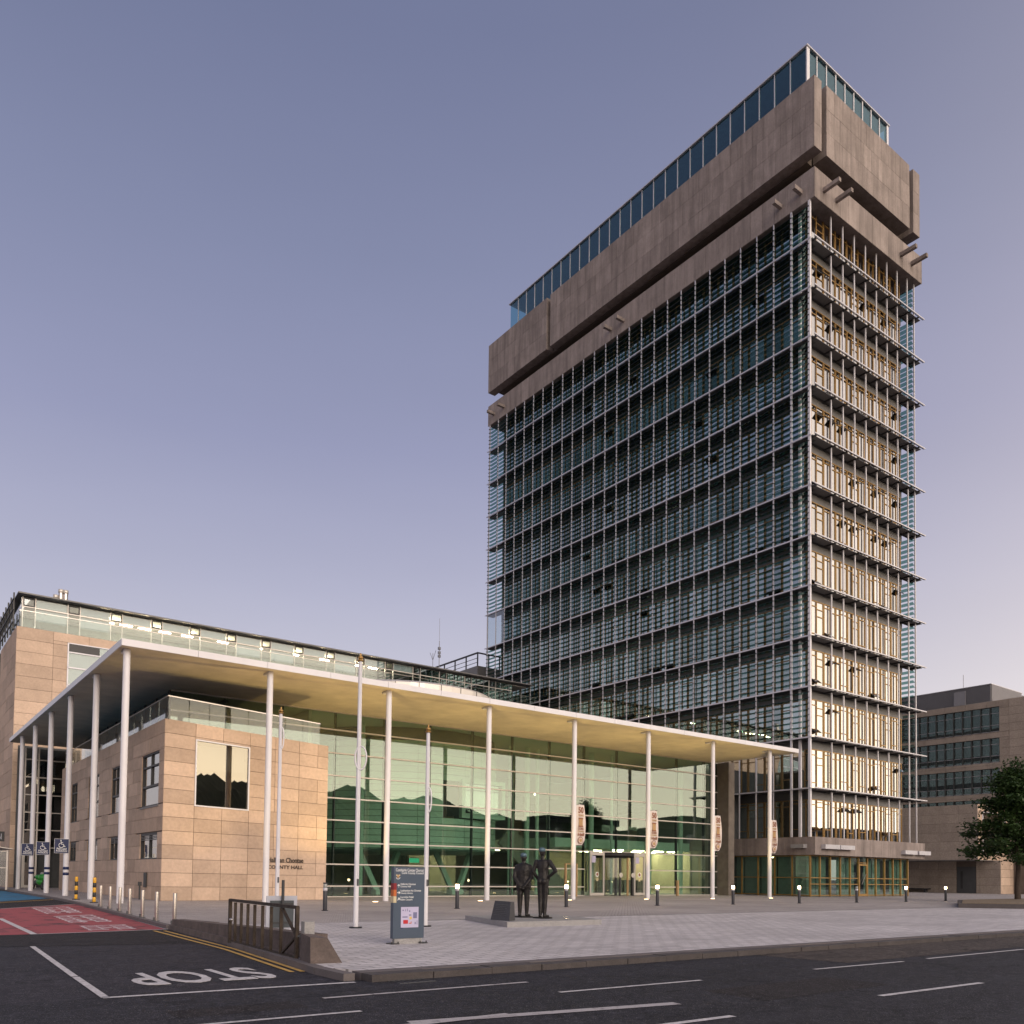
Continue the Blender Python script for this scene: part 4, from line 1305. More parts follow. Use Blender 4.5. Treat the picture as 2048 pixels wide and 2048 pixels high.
for x in range(7):
    box('roof_rail_post', LXP + 9 + x * 1.5, LXP + 9.08 + x * 1.5, 42, 42.08, 21.3, 23.3, 'frame_dark', lib)
for z in (22.3, 22.8, 23.3):
    box('roof_rail', LXP + 8, LXP + 18, 42, 42.08, z, z + .06, 'frame_dark', lib)
cyl('lightning_rod', LXP + 1.5, 47.4, 23.4, 25.2, .03, 'mast', lib)
# cantilevered stone box
cb = thing('stone_box_annex', 'windowless cantilevered stone box standing in front of the library', 'annex', (96, 46, 0))
box('annex_core', 93.07, 100, 42.17, 58, 3.6, 9.3, 'joint', cb)
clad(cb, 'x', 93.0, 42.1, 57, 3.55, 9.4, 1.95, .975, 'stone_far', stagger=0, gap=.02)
pwin = (94.0, 99.3, 4.4, 8.65)
clad(cb, 'y', 42.1, 93.07, 100, 3.55, 9.4, 1.95, .975, 'stone', [pwin], stagger=0, gap=.03, depth=.06)  # front in the warmer stone: the light on it is put into the colour
w = box('annex_window', pwin[0] + .1, pwin[1] - .1, 42.14, 42.16, pwin[2] + .1, pwin[3] - .1, 'g_pic', cb)
for q in ((pwin[0], pwin[0] + .1, pwin[2], pwin[3]), (pwin[1] - .1, pwin[1], pwin[2], pwin[3]), (pwin[0], pwin[1], pwin[3] - .1, pwin[3]), (pwin[0], pwin[1], pwin[2], pwin[2] + .1)):
    box('window_frame', q[0], q[1], 42.02, 42.13, q[2], q[3], 'white', w)
box('annex_soffit', 93.01, 100, 42.12, 57, 3.5, 3.549, 'spandrel', cb)
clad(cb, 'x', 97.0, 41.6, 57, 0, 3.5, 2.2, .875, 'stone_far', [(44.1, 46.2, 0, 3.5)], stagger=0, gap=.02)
box('backing_wall', 97.061, 97.4, 41.7, 57, 0, 3.5, 'joint', cb)
dd = box('metal_door', 97.0, 97.055, 44.15, 46.15, .02, 2.9, 'steel_dark', cb)
box('door_glass', 96.98, 96.995, 45.5, 45.75, .5, 2.4, 'frame_dark', dd)
clad(cb, 'y', 41.6, 97.065, 103, 0, 3.5, 2.2, .875, 'stone', stagger=0, gap=.02)  # same warmer stone here, standing in for the light on this wall
bench = thing('wall_bench', 'low dark bench against the wall beneath the stone box', 'bench', (96, 50, 0))
box('bench_seat', 96.2, 96.9, 49, 54, .35, .45, 'granite_dk', bench)
for y in (49.3, 51.4, 53.5):
    box('bench_leg', 96.3, 96.8, y, y + .2, 0, .35, 'granite_dk', bench)

# ---------------------------------------------------------------- lamps on the plaza
BOLL = [(12.75, 27.3, 0), (18.2, 27.3, 1), (23.7, 27.3, 1), (29.2, 27.3, 1), (34.6, 27.3, 1), (40.1, 27.3, 1), (45.6, 27.3, 0), (51.0, 27.3, 1), (56.5, 27.6, 1)]
WHERE = ['unlit charcoal light bollard in front of the stone wing corner', 'lit charcoal light bollard left of the bronze statues', 'lit charcoal light bollard just right of the bronze statues', 'lit charcoal light bollard before the revolving door column',
         'lit charcoal light bollard before the stone pier at the hall end', 'lit charcoal light bollard before the tower ground floor corner', 'unlit charcoal light bollard before the gold tower door', 'lit charcoal light bollard before the far corner of the tower', 'lit charcoal light bollard before the stone box annex']
def light_bollard(x, y, on, label):
    t = thing('light_bollard', label, 'bollard', (x, y, 0), 'light bollards across the plaza')
    cyl('post', x, y, 0, .68, .075, 'bollard', t)
    cyl('collar', x, y, .68, .78, .078, 'steel_grey', t)
    cyl('lamp_lens', x, y, .78, .93, .068, 'lamp_on' if on else 'lamp_off', t)
    cyl('cap', x, y, .93, .97, .078, 'bollard', t)
    cyl('foot_plate', x, y, 0, .02, .12, 'bollard', t)
for (x, y, on), l in zip(BOLL, WHERE):
    light_bollard(x, y, on, l)
UPW = ['at the foot of the canopy corner column', 'between flagpole and stone wing', 'at the column behind the direction sign', 'at the column left of the statues', 'at the column right of the statues', 'at the column by the revolving door', 'at the column before the hall end', 'at the last canopy column by the tower']
for i, x in enumerate(COLX):
    if i == 0:
        continue
    ux, uy = x - 1.0, 35.35
    t = thing('ground_uplight', 'small round glowing uplight set in the paving ' + UPW[i], 'uplight', (ux, uy, 0), 'uplights along the canopy columns')
    cyl('rim', ux, uy, -.03, .006, .15, 'steel', t)
    cyl('lamp_lens', ux, uy, .0061, .014, .12, 'lamp_ground', t)
    lg = bpy.data.lights.new('uplight_lamp', 'SPOT')
    lg.energy = 1500 if i > 1 else 500
    lg.color = (1.0, .70, .26)
    lg.spot_size = R(84)
    lg.spot_blend = .75
    lg.shadow_soft_size = .12
    lo = bpy.data.objects.new('uplight_lamp', lg)
    place(lo, t, Matrix.Translation((ux, uy, .05)) @ Vector((.30, -.36, -1)).to_track_quat('Z', 'Y').to_matrix().to_4x4())
# ---------------------------------------------------------------- bollards by the side road
SB_ = [(6.61, 32.75), (6.5, 30.79), (6.39, 28.94), (6.22, 26.96), (6.09, 24.97), (5.96, 23.05), (5.95, 21.42)]
ORD = ['next to the striped bollard', 'second from the striped bollard', 'third from the striped bollard', 'in the middle of the row of seven', 'third from the low wall', 'second from the low wall', 'next to the end of the low wall']
for (x, y), o_ in zip(SB_, ORD):
    x += .12
    t = thing('steel_bollard', 'stainless steel bollard beside the red road, ' + o_, 'bollard', (x, y, 0), 'stainless bollards along the side road')
    cyl('tube', x, y, .01, .755, .048, 'steel', t)
    cyl('cap', x, y, .755, .762, .046, 'steel', t)
    cyl('base_plate', x, y, 0, .012, .085, 'steel_dark', t)
    box('lock_lug', x - .085, x - .045, y - .02, y + .02, .02, .10, 'steel_dark', t)
for (x, y), o_ in zip(((7.5, 41.4), (7.42, 37.3)), ('near the nearest disabled parking sign', 'at the head of the stainless bollards')):
    t = thing('striped_bollard', 'yellow and black striped bollard ' + o_, 'bollard', (x, y, 0), 'striped bollards by the side road')
    for k in range(5):
        cyl('stripe', x, y, .03 + k * .19, .03 + (k + 1) * .19, .065, 'hazb' if k % 2 else 'hazy', t)
    ball('dome_top', (x, y, .98), (.065, .065, .03), 'hazy', t)
    cyl('foot', x, y, 0, .03, .16, 'hazb', t)
# ---------------------------------------------------------------- flagpoles
FP = [(9.38, 18.38, 6.38, 'tall white flagpole with looped halyard, tallest of the three'), (9.54, 23.63, 5.9, 'white flagpole in front of the wall lettering'), (11.19, 18.19, 4.84, 'white flagpole directly behind the slate grey direction sign')]
for i, (x, y, h, l) in enumerate(FP):
    t = thing('flagpole', l, 'flagpole', (x, y, 0), 'flagpoles on the plaza')
    m_ = Matrix.Translation((x, y, h * .5)) @ Matrix.Diagonal((.062, .062, h - .02, 1))
    place(bpy.data.objects.new('pole', unit('cone', 'white')), t, m_)
    cyl('foot_flange', x, y, 0, .03, .15, 'frame_dark', t)
    cyl('truck', x, y, h - .02, h + .02, .07, 'gold', t)
    ball('finial_ball', (x, y, h + .07), (.062, .062, .05), 'gold', t)
    ball('finial_tip', (x, y, h + .13), (.022, .022, .06), 'gold', t)
    zz = h * (.58 if i != 1 else .82) + .35
    n = 14
    for k in range(n):
        a, b = 2 * math.pi * k / n, 2 * math.pi * (k + 1) / n
        rx, rz = (.14, .30) if i == 0 else (.055, .32)
        P = [Vector((x + .02 + rx * math.sin(q) * .8, y - rx * math.sin(q) * .6 - .06, zz + rz * math.cos(q) * (1 if math.cos(q) < 0 else .9))) for q in (a, b)]
        bar('halyard', P[0], P[1], .018, .018, 'white', t, 'cyl')
    bar('halyard', (x, y - .055, zz + .27), (x, y - .05, h - .05), .006, .006, 'white', t, 'cyl')
    bar('halyard', (x, y - .065, 1.1), (x, y - .055, zz + .25), .006, .006, 'white', t, 'cyl')
    box('cleat', x - .02, x + .02, y - .085, y - .05, 1.0, 1.16, 'steel_dark', t)
# ---------------------------------------------------------------- banners on the canopy columns
BW = ['left of the revolving door', 'just right of the revolving door', 'before the stone pier', 'nearest the tower']
for k, ci in enumerate((4, 5, 6, 7)):
    x, y = COLX[ci] + .17, 36.2
    t = thing('banner', 'cream and brown anniversary banner on the column ' + BW[k], 'banner', (x, y, 3), 'anniversary banners on the columns')
    nx, nz = 5, 9
    v, f = [], []
    for s in (-.006, .006):
        for j in range(nz + 1):
            for i in range(nx + 1):
                u, w_ = i / nx, j / nz
                xx = x + u * (.60 + .10 * math.sin(math.pi * w_) - (.15 if j == 0 else 0) * u)
                v.append((xx, y + s + .03 * math.sin(3 * u + 4 * w_), 3.02 + w_ * 2.30 + .05 * u))
    o2 = (nx + 1) * (nz + 1)
    for j in range(nz):
        for i in range(nx):
            a = j * (nx + 1) + i
            f += [(a, a + 1, a + nx + 2, a + nx + 1), (o2 + a, o2 + a + nx + 1, o2 + a + nx + 2, o2 + a + 1)]
    mesh('banner_cloth', v, f, 'banner', t, smooth=True)
    for z in (3.02, 5.32):
        bar('banner_arm', (x - .2, y, z), (x + .62, y, z + .04), .03, .03, 'frame_dark', t)
    yy = y - .05
    text('banner_print', '50', (x + .12, yy, 4.86), (1, 0, 0), (0, 0, 1), .40, .36, 'bannerp', t, .004, .04)
    text('banner_print', 'YEARS', (x + .12, yy, 4.68), (1, 0, 0), (0, 0, 1), .40, .12, 'bannerg', t, .004, .04)
    box('banner_tower', x + .18, x + .46, yy - .004, yy, 4.14, 4.60, 'bannerg', t)
    box('banner_tower_cap', x + .15, x + .49, yy - .006, yy, 4.52, 4.61, 'bannerp', t)
    box('banner_tower_base', x + .15, x + .49, yy - .006, yy, 4.08, 4.16, 'bannerp', t)
    text('banner_print', 'CORK', (x + .10, yy, 3.92), (1, 0, 0), (0, 0, 1), .46, .13, 'bannerp', t, .004, .04)
    text('banner_print', 'County', (x + .10, yy, 3.78), (1, 0, 0), (0, 0, 1), .46, .12, 'bannerg', t, .004, .04)
    text('banner_print', 'Hall', (x + .10, yy, 3.58), (1, 0, 0), (0, 0, 1), .48, .17, 'bannerp', t, .004, .04)
    ball('banner_crest', (x + .31, yy, 3.33), (.20, .006, .20), 'bannerp', t)
    ball('crest_ring', (x + .31, yy - .004, 3.33), (.15, .006, .15), 'banner', t)
    ball('crest_centre', (x + .31, yy - .008, 3.33), (.11, .006, .11), 'bannerg', t)
# ---------------------------------------------------------------- disabled parking signs
def wheelchair(t, cx, y, cz, s):
    n = 14
    P = [(cx + s * .30 * math.cos(a), y, cz - s * .12 + s * .30 * math.sin(a)) for a in [R(115) + R(260) * k / n for k in range(n + 1)]]
    for a, b in zip(P, P[1:]):
        bar('symbol_stroke', a, b, .006, .028, 'paintw', t)
    for a, b in (((-.05, .42), (-.02, .02)), ((-.03, .24), (.20, .24)), ((-.02, .02), (.24, .02)), ((.24, .02), (.36, -.30)), ((.36, -.30), (.48, -.22))):
        bar('symbol_stroke', (cx + a[0] * s, y, cz + a[1] * s), (cx + b[0] * s, y, cz + b[1] * s), .006, .028, 'paintw', t)
    ball('symbol_head', (cx - .06 * s, y, cz + .52 * s), (.075 * s, .006, .075 * s), 'paintw', t)
PW = ['nearest the striped bollard', 'on the middle column of three', 'next to the green motorcycle']
for (cy, z), l in zip(((47.7, 2.49), (53.3, 2.48), (58.9, 2.50)), PW):
    x, y = 8.14 - .13, cy - .16
    x -= .12
    t = thing('parking_sign', 'square navy disabled parking sign on a white column, ' + l, 'sign', (x, y, z), 'disabled parking signs on the columns')
    box('sign_plate', x - .33, x + .33, y - .005, y + .015, z - .36, z + .36, 'paintw', t)
    box('sign_face', x - .318, x + .318, y - .009, y - .0051, z - .348, z + .348, 'signblue', t)
    wheelchair(t, x - .02, y - .014, z + .08, .38)
    text('sign_words', 'Páirceáil', (x - .22, y - .010, z - .19), (1, 0, 0), (0, 0, 1), .44, .10, 'paintw', t)
    text('sign_words', 'PARKING', (x - .25, y - .010, z - .29), (1, 0, 0), (0, 0, 1), .50, .08, 'paintw', t)
    cyl('clamp', 8.14, cy, z + .15, z + .2, .145, 'steel', t)
# ---------------------------------------------------------------- direction sign
ds = thing('direction_sign', 'slate grey freestanding direction sign with white lettering and a site map', 'sign', (8.1, 13.9, 0))
sx0, sx1, sy = 7.80, 8.46, 13.80
box('sign_body', sx0, sx1, sy, sy + .10, .10, 1.42, 'signgrey', ds)
box('sign_base', sx0 + .04, sx1 - .04, sy + .01, sy + .09, 0, .10, 'granite', ds)
for x in (sx0 + .01, sx1 - .05):
    box('base_foot', x - .06, x + .10, sy - .06, sy + .16, 0, .018, 'frame_dark', ds)
    for q in (-.05, .08):
        cyl('foot_bolt', x + q, sy - .04, .018, .05, .012, 'frame_dark', ds)
ux, uz, yy = (1, 0, 0), (0, 0, 1), sy - .0005
for s, a, z, w, h in (('Comhairle Contae Chorcaí', sx0 + .04, 1.335, .595, .055), ('Cork County Council', sx0 + .165, 1.275, .47, .055),
                      ('Halla An Chontae', sx0 + .145, 1.085, .32, .036), ('County Hall', sx0 + .145, 1.035, .215, .040),
                      ('Leabharlann An Chontae', sx0 + .145, .965, .44, .036), ('County Library', sx0 + .145, .912, .26, .040),
                      ('Carrchlós Poiblí', sx0 + .14, .845, .285, .036), ('Public Carpark', sx0 + .14, .792, .265, .040)):
    text('sign_words', s, (a, yy, z), ux, uz, w, h, 'paintw', ds, .002, .004)
for m_, z in (('red1', 1.0), ('red2', .88), ('red3', .76)):
    box('colour_tab', sx0 - .002, sx0 + .06, sy - .004, sy + .102, z, z + .118, m_, ds)
for z, ang in ((1.065, 90), (.945, 0), (.825, 45)):
    c_, s_ = math.cos(R(ang)), math.sin(R(ang))
    cx_, d_ = sx0 + .105, .03
    bar('arrow', (cx_ - d_ * c_, sy - .002, z - d_ * s_), (cx_ + d_ * c_, sy - .002, z + d_ * s_), .003, .012, 'paintw', ds)
    for w_ in (140, -140):
        bar('arrow', (cx_ + d_ * c_, sy - .002, z + d_ * s_), (cx_ + d_ * c_ + .035 * math.cos(R(ang + w_)), sy - .002, z + d_ * s_ + .035 * math.sin(R(ang + w_))), .003, .012, 'paintw', ds)
for k in range(10):
    a = R(200) + R(140) * k / 10
    b = R(200) + R(140) * (k + 1) / 10
    bar('crest_mark', (sx0 + .09 + .045 * math.cos(a), sy - .002, 1.24 + .045 * math.sin(a)), (sx0 + .09 + .045 * math.cos(b), sy - .002, 1.24 + .045 * math.sin(b)), .003, .009, 'paintw', ds)
ball('crest_mark', (sx0 + .09, sy - .001, 1.245), (.025, .003, .03), 'bannerg', ds)
ball('crest_mark', (sx0 + .06, sy - .001, 1.265), (.014, .003, .014), 'red3', ds)
ball('crest_mark', (sx0 + .12, sy - .001, 1.265), (.014, .003, .014), 'red3', ds)
mp_ = box('site_map', sx0 + .16, sx0 + .535, sy - .006, sy - .0005, .30, .68, 'mapbg', ds)
for a, b, c, d, m_ in ((.21, .31, .37, .44, 'mapred'), (.33, .385, .37, .385, 'red2'), (.37, .385, .385, .41, 'red2'), (.42, .50, .47, .58, 'mapblue'), (.34, .39, .45, .50, 'mapyel'), (.19, .30, .485, .505, 'mapblue'), (.33, .38, .52, .54, 'mapblue'),
                      (.455, .475, .36, .40, 'mapblue'), (.50, .51, .355, .43, 'mapblue'), (.19, .22, .61, .63, 'mapblue'), (.25, .26, .60, .64, 'mapblue'), (.29, .30, .60, .65, 'mapblue'), (.33, .355, .59, .615, 'mapblue'), (.16, .21, .285, .30, 'signblue')):
    box('map_block', sx0 + a, sx0 + b, sy - .009, sy - .0061, c, d, m_, mp_)
# ---------------------------------------------------------------- road sign seen from behind
bs = thing('road_sign_back', 'square road sign seen from behind on a dark post behind the gate', 'sign', (7.19, 17.55, 0))
cyl('sign_post', 7.19, 17.48, 0, 1.13, .032, 'frame_dark', bs)
box('sign_plate', 6.86, 7.55, 17.56, 17.58, .03, .79, 'signback', bs)
box('stiffener_frame', 6.94, 7.46, 17.525, 17.559, .12, .69, 'signframe', bs)
for z in (.2, .6):
    box('clamp_bar', 6.96, 7.44, 17.505, 17.524, z, z + .04, 'frame_dark', bs)
# ---------------------------------------------------------------- low wall, gate
lw = thing('low_wall', 'weathered low concrete wall behind the rusty gate, ending in a sloping stub', 'wall', (5.7, 16, 0))
def wall_seg(x0, y0, t0, x1, y1, t1, th=.30):
    mesh('wall_section', [(x0, y0, -.12), (x1, y1, -.12), (x1 + th, y1, -.12), (x0 + th, y0, -.12), (x0 + .02, y0, t0), (x1 + .02, y1, t1), (x1 + th, y1, t1), (x0 + th, y0, t0)], BOXF, 'wallconc', lw)
wall_seg(5.88, 21.0, .15, 5.72, 18.0, .23)
wall_seg(5.715, 17.99, .225, 5.58, 15.2, .30)
wall_seg(5.575, 15.19, .295, 5.36, 12.0, .37)
mesh('wall_plinth', [(5.82, 21.05, -.12), (5.30, 12.0, -.12), (5.40, 12.0, -.12), (5.92, 21.05, -.12), (5.84, 21.05, .02), (5.33, 12.0, .04), (5.40, 12.0, .04), (5.92, 21.05, .02)], BOXF, 'wallconc', lw)
mesh('end_stub', [(5.10, 11.35, -.12), (5.62, 11.25, -.12), (5.66, 11.95, -.12), (5.20, 11.98, -.12), (5.12, 11.42, .37), (5.38, 11.40, .35), (5.44, 11.95, .37), (5.22, 11.97, .39)], BOXF, 'wallconc', lw)
box('gate_block', 5.28, 5.44, 11.99, 12.12, .1, .56, 'granite', lw)
gt = thing('metal_gate', 'rusty brown iron bar gate swung open against the low wall', 'gate', (5.45, 14, 0))
G0, G1 = Vector((5.50, 15.86)), Vector((5.24, 12.18))
def gp(t, z):
    p = G0.lerp(G1, t)
    return (p.x, p.y, z)
for t in (0, 1):
    bar('end_post', gp(t, -.03), gp(t, .78), .055, .055, 'rust', gt)
for t in (.095, .2, .31, .42, .54, .665, .80):
    bar('gate_bar', gp(t, .02), gp(t, .73), .05, .02, 'rust', gt)
bar('top_rail', gp(-.005, .765), gp(1.005, .765), .045, .05, 'rust', gt)
bar('bottom_rail', gp(-.005, .0), gp(1.005, .0), .045, .05, 'rust', gt)
bar('brace', gp(.82, .72), gp(1, .33), .04, .03, 'rust', gt)
bar('brace', gp(.82, .03), gp(1, .33), .04, .03, 'rust', gt)
bar('hinge', gp(1, .33), (5.33, 12.05, .36), .03, .03, 'steel_dark', gt)
ball('padlock', gp(.02, .40), (.03, .05, .035), 'steel', gt)
ip = thing('intercom_panel', 'narrow black intercom panel and post at the side wall of the stone wing', 'intercom', (10.2, 41.1, 0))
box('panel_plate', 10.28, 10.34, 40.95, 41.35, .55, 1.22, 'frame_dark', ip)
box('panel_post', 10.0, 10.06, 40.9, 40.98, 0, .78, 'frame_dark', ip)
box('panel_reader', 9.96, 10.10, 40.86, 41.0, .62, .80, 'frame_dark', ip)
# ---------------------------------------------------------------- statues
sl = thing('statue_plinth', 'low pale granite slab carrying the two bronze men', 'plinth', (14.4, 18.7, 0))
prism('slab', [(12.83, 17.0), (16.0, 16.98), (17.0, 20.3), (13.85, 20.35)], 0, .135, 'granite', sl)
for x, y in ((15.3, 17.6), (16.1, 18.6)):
    cyl('slab_spotlight', x, y, .13, .142, .09, 'lamp_off', sl)
pq = thing('inscribed_block', 'dark granite wedge block with engraved text at the statues\' feet', 'plaque', (13.4, 17.7, .135))
WB = [(13.08, 18.05, .136), (13.12, 17.30, .136), (13.46, 17.50, .136), (13.46, 18.10, .136), (13.20, 18.03, .63), (13.25, 17.42, .62), (13.45, 17.53, .61), (13.45, 18.08, .62)]
pb = mesh('stone_wedge', WB, BOXF, 'granite_dk', pq)
bl_, br_, tl_, tr_ = (Vector(WB[k]) for k in (0, 1, 4, 5))
nrm_ = (br_ - bl_).cross(tl_ - bl_).normalized()
for k in range(7):
    t_ = .82 - k * .09
    a_ = bl_.lerp(tl_, t_).lerp(br_.lerp(tr_, t_), .14)
    b_ = bl_.lerp(tl_, t_).lerp(br_.lerp(tr_, t_), .86 - .2 * random.random())
    bar('engraved_line', a_ + nrm_ * .002, b_ + nrm_ * .002, .012, .004, 'spandrel', pq)
FIG = []
def figure(name, label, base, az, chains, blobs, head):
    """one continuous body: overlapping tapered limbs fused by a voxel remesh"""
    bm = bmesh.new()
    rot = Matrix.Rotation(az, 3, 'Z')
    def P(p): return Vector(base) + rot @ Vector(p)
    for ch in chains:
        for (p0, r0_), (p1, r1_) in zip(ch, ch[1:]):
            a, b = P(p0), P(p1)
            n = max(2, int((b - a).length / (min(r0_, r1_) * .28)) + 1)
            for k in range(n + 1):
                t = k / n
                bmesh.ops.create_icosphere(bm, subdivisions=2, radius=r0_ * (1 - t) + r1_ * t, matrix=Matrix.Translation(a.lerp(b, t)))
    dense = []
    for (p, s), nx_ in zip(blobs, blobs[1:] + [None]):
        dense.append((p, s))
        if nx_ and nx_[0][2] < p[2] and s[1] > .1 and nx_[1][1] > .1 and abs(p[1]) < .02 and abs(nx_[0][1]) < .02:
            for k in range(1, 5):
                dense.append((tuple(a + (b - a) * k / 5 for a, b in zip(p, nx_[0])), tuple(a + (b - a) * k / 5 for a, b in zip(s, nx_[1]))))
    for p, s in dense:
        bmesh.ops.create_icosphere(bm, subdivisions=2, radius=1, matrix=Matrix.Translation(P(p)) @ rot.to_4x4() @ Matrix.Diagonal((*s, 1)))
    me = bpy.data.meshes.new(name)
    bm.to_mesh(me)
    bm.free()
    o = bpy.data.objects.new('body_source', me)
    COL.objects.link(o)
    md = o.modifiers.new('r', 'REMESH')
    md.mode = 'VOXEL'
    md.voxel_size = .011
    md.use_smooth_shade = True
    ms = o.modifiers.new('s', 'SMOOTH')
    ms.factor = .5
    ms.iterations = 9
    FIG.append((o, name, label, base, az, head))
def finish_figures():
    dg = bpy.context.evaluated_depsgraph_get()
    for o, name, label, base, az, head in FIG:
        me = bpy.data.meshes.new_from_object(o.evaluated_get(dg))
        me.materials.clear()
        me.materials.append(MT['bronze'])
        for p in me.polygons:
            p.use_smooth = True
        t = thing(name, label, 'statue', base, 'bronze working men on the plinth')
        place(bpy.data.objects.new('body', me), t, Matrix.Identity(4))
        rot = Matrix.Rotation(az, 3, 'Z')
        c = Vector(base) + rot @ Vector(head)
        place(bpy.data.objects.new('cap', unit('ball', 'verdigris')), t, Matrix.Translation(c) @ rot.to_4x4() @ Matrix.Diagonal((.100, .092, .07, 1)))
        s0 = Vector(base)
        cyl('foot_plate', s0.x, s0.y, s0.z - .02, s0.z + .012, .27, 'bronze', t)
# +x of the figure = where it faces, +y = its left
ZB = .155
jacket = [((0, .0, 1.40), (.11, .205, .10)), ((-.01, 0, 1.27), (.135, .22, .14)), ((0, 0, 1.12), (.135, .21, .16)), ((0, 0, .95), (.14, .215, .15)), ((0, 0, .82), (.135, .222, .11)), ((.02, 0, 1.0), (.12, .17, .3))]
hand = lambda x, y, z, dx: [((x + dx * k * .004, y + (.02 * k - .03), z - .05), (.016, .011, .045)) for k in range(4)] + [((x, y, z), (.028, .04, .045)), ((x + .03, y, z - .01), (.014, .014, .035))]
figure('bronze_statue', 'bronze man in a long jacket with both hands behind his back', (14.75, 18.81, ZB), R(36),
       [[((0, .095, .88), .105), ((.01, .10, .48), .078), ((0, .10, .08), .052)], [((0, -.095, .88), .105), ((.01, -.10, .48), .078), ((0, -.10, .08), .052)],
        [((-.03, .10, .045), .045), ((.16, .13, .035), .036)], [((-.03, -.10, .045), .045), ((.16, -.13, .035), .036)],
        [((0, .19, 1.38), .072), ((-.05, .255, 1.10), .060), ((-.14, .08, .86), .045)], [((0, -.19, 1.38), .072), ((-.05, -.255, 1.10), .060), ((-.14, -.08, .84), .045)],
        [((-.01, 0, 1.42), .066), ((-.0, 0, 1.54), .056)]],
       jacket + [((.0, 0, 1.635), (.098, .080, .118)), ((.085, 0, 1.655), (.03, .018, .022)), ((.06, 0, 1.57), (.045, .05, .045)), ((0, .085, 1.635), (.02, .012, .03)), ((0, -.085, 1.635), (.02, .012, .03))] + hand(-.15, .05, .85, -1) + hand(-.16, -.04, .83, -1), (-.025, 0, 1.70))
figure('bronze_statue', 'slim bronze man standing with hand on hip and elbow out, head tilted back', (14.91, 18.16, ZB), R(30),
       [[((0, .075, .98), .098), ((.02, .075, .53), .074), ((-.01, .06, .09), .050)], [((0, -.075, .98), .098), ((.03, -.06, .53), .074), ((.0, -.06, .09), .050)],
        [((-.04, .06, .045), .045), ((.17, .12, .035), .036)], [((-.04, -.06, .045), .045), ((.17, -.10, .035), .036)],
        [((0, .19, 1.52), .070), ((-.02, .27, 1.24), .055), ((.06, .17, 1.05), .040)], [((0, -.19, 1.52), .070), ((-.08, -.40, 1.27), .054), ((-.02, -.17, 1.10), .042)],
        [((-.01, 0, 1.55), .062), ((-.02, .01, 1.68), .052)]],
       [((0, 0, 1.50), (.10, .19, .10)), ((0, 0, 1.38), (.115, .175, .14)), ((.0, 0, 1.22), (.105, .145, .14)), ((0, 0, 1.06), (.11, .15, .12)), ((-.05, .06, .98), (.09, .085, .10)), ((-.05, -.06, .98), (.09, .085, .10)),
        ((-.03, .01, 1.79), (.10, .080, .118)), ((.058, .01, 1.82), (.03, .018, .022)), ((.03, .01, 1.73), (.045, .05, .045)), ((-.03, .095, 1.79), (.02, .012, .03)), ((-.03, -.075, 1.79), (.02, .012, .03))] + hand(.0, -.17, 1.09, 1) + hand(.07, .16, 1.03, 1), (-.055, .01, 1.845))
# ---------------------------------------------------------------- green motorcycle
mc = thing('motorcycle', 'bright green sports motorcycle parked by the side door', 'motorcycle', (9.2, 62, 0))
mx, my, dr = 9.05, 62.6, Vector((.35, -.94, 0)).normalized()
def mpos(a, s, z): return (mx + dr.x * a - dr.y * s, my + dr.y * a + dr.x * s, z)
for a in (-.68, .68):
    q = dr.cross(Vector((0, 0, 1))).to_track_quat('Z', 'Y').to_matrix().to_4x4()
    wh = place(bpy.data.objects.new('wheel', unit('cyl', 'rubber')), mc, Matrix.Translation(mpos(a, 0, .31)) @ q @ Matrix.Diagonal((.31, .31, .13, 1)))
    place(bpy.data.objects.new('rim', unit('cyl', 'frame_dark')), wh, Matrix.Translation(mpos(a, 0, .31)) @ q @ Matrix.Diagonal((.2, .2, .14, 1)))
for a, s, z, sz, m_ in ((.50, 0, .80, (.34, .20, .24), 'bikegreen'), (.30, 0, .52, (.42, .19, .24), 'bikegreen'), (.05, 0, .82, (.30, .17, .15), 'bikegreen'), (-.75, 0, .88, (.25, .11, .09), 'bikegreen'), (0, 0, .45, (.42, .17, .2), 'frame_dark'), (-.40, 0, .80, (.34, .14, .08), 'rubber')):
    place(bpy.data.objects.new({'bikegreen': 'fairing', 'frame_dark': 'engine', 'rubber': 'seat'}[m_], unit('ball', m_)), mc, Matrix.Translation(mpos(a, s, z)) @ Matrix.Rotation(math.atan2(dr.y, dr.x), 4, 'Z') @ Matrix.Diagonal((*sz, 1)))
bar('fork', mpos(.68, .08, .31), mpos(.45, .08, .95), .05, .05, 'frame_dark', mc)
bar('fork', mpos(.68, -.08, .31), mpos(.45, -.08, .95), .05, .05, 'frame_dark', mc)
bar('handlebar', mpos(.40, -.34, 1.0), mpos(.40, .34, 1.0), .035, .035, 'frame_dark', mc)
ball('windscreen', mpos(.52, 0, 1.02), (.12, .12, .13), 'lamp_off', mc)
for s in (-1, 1):
    ball('mirror', mpos(.48, s * .30, 1.1), (.05, .05, .04), 'frame_dark', mc)
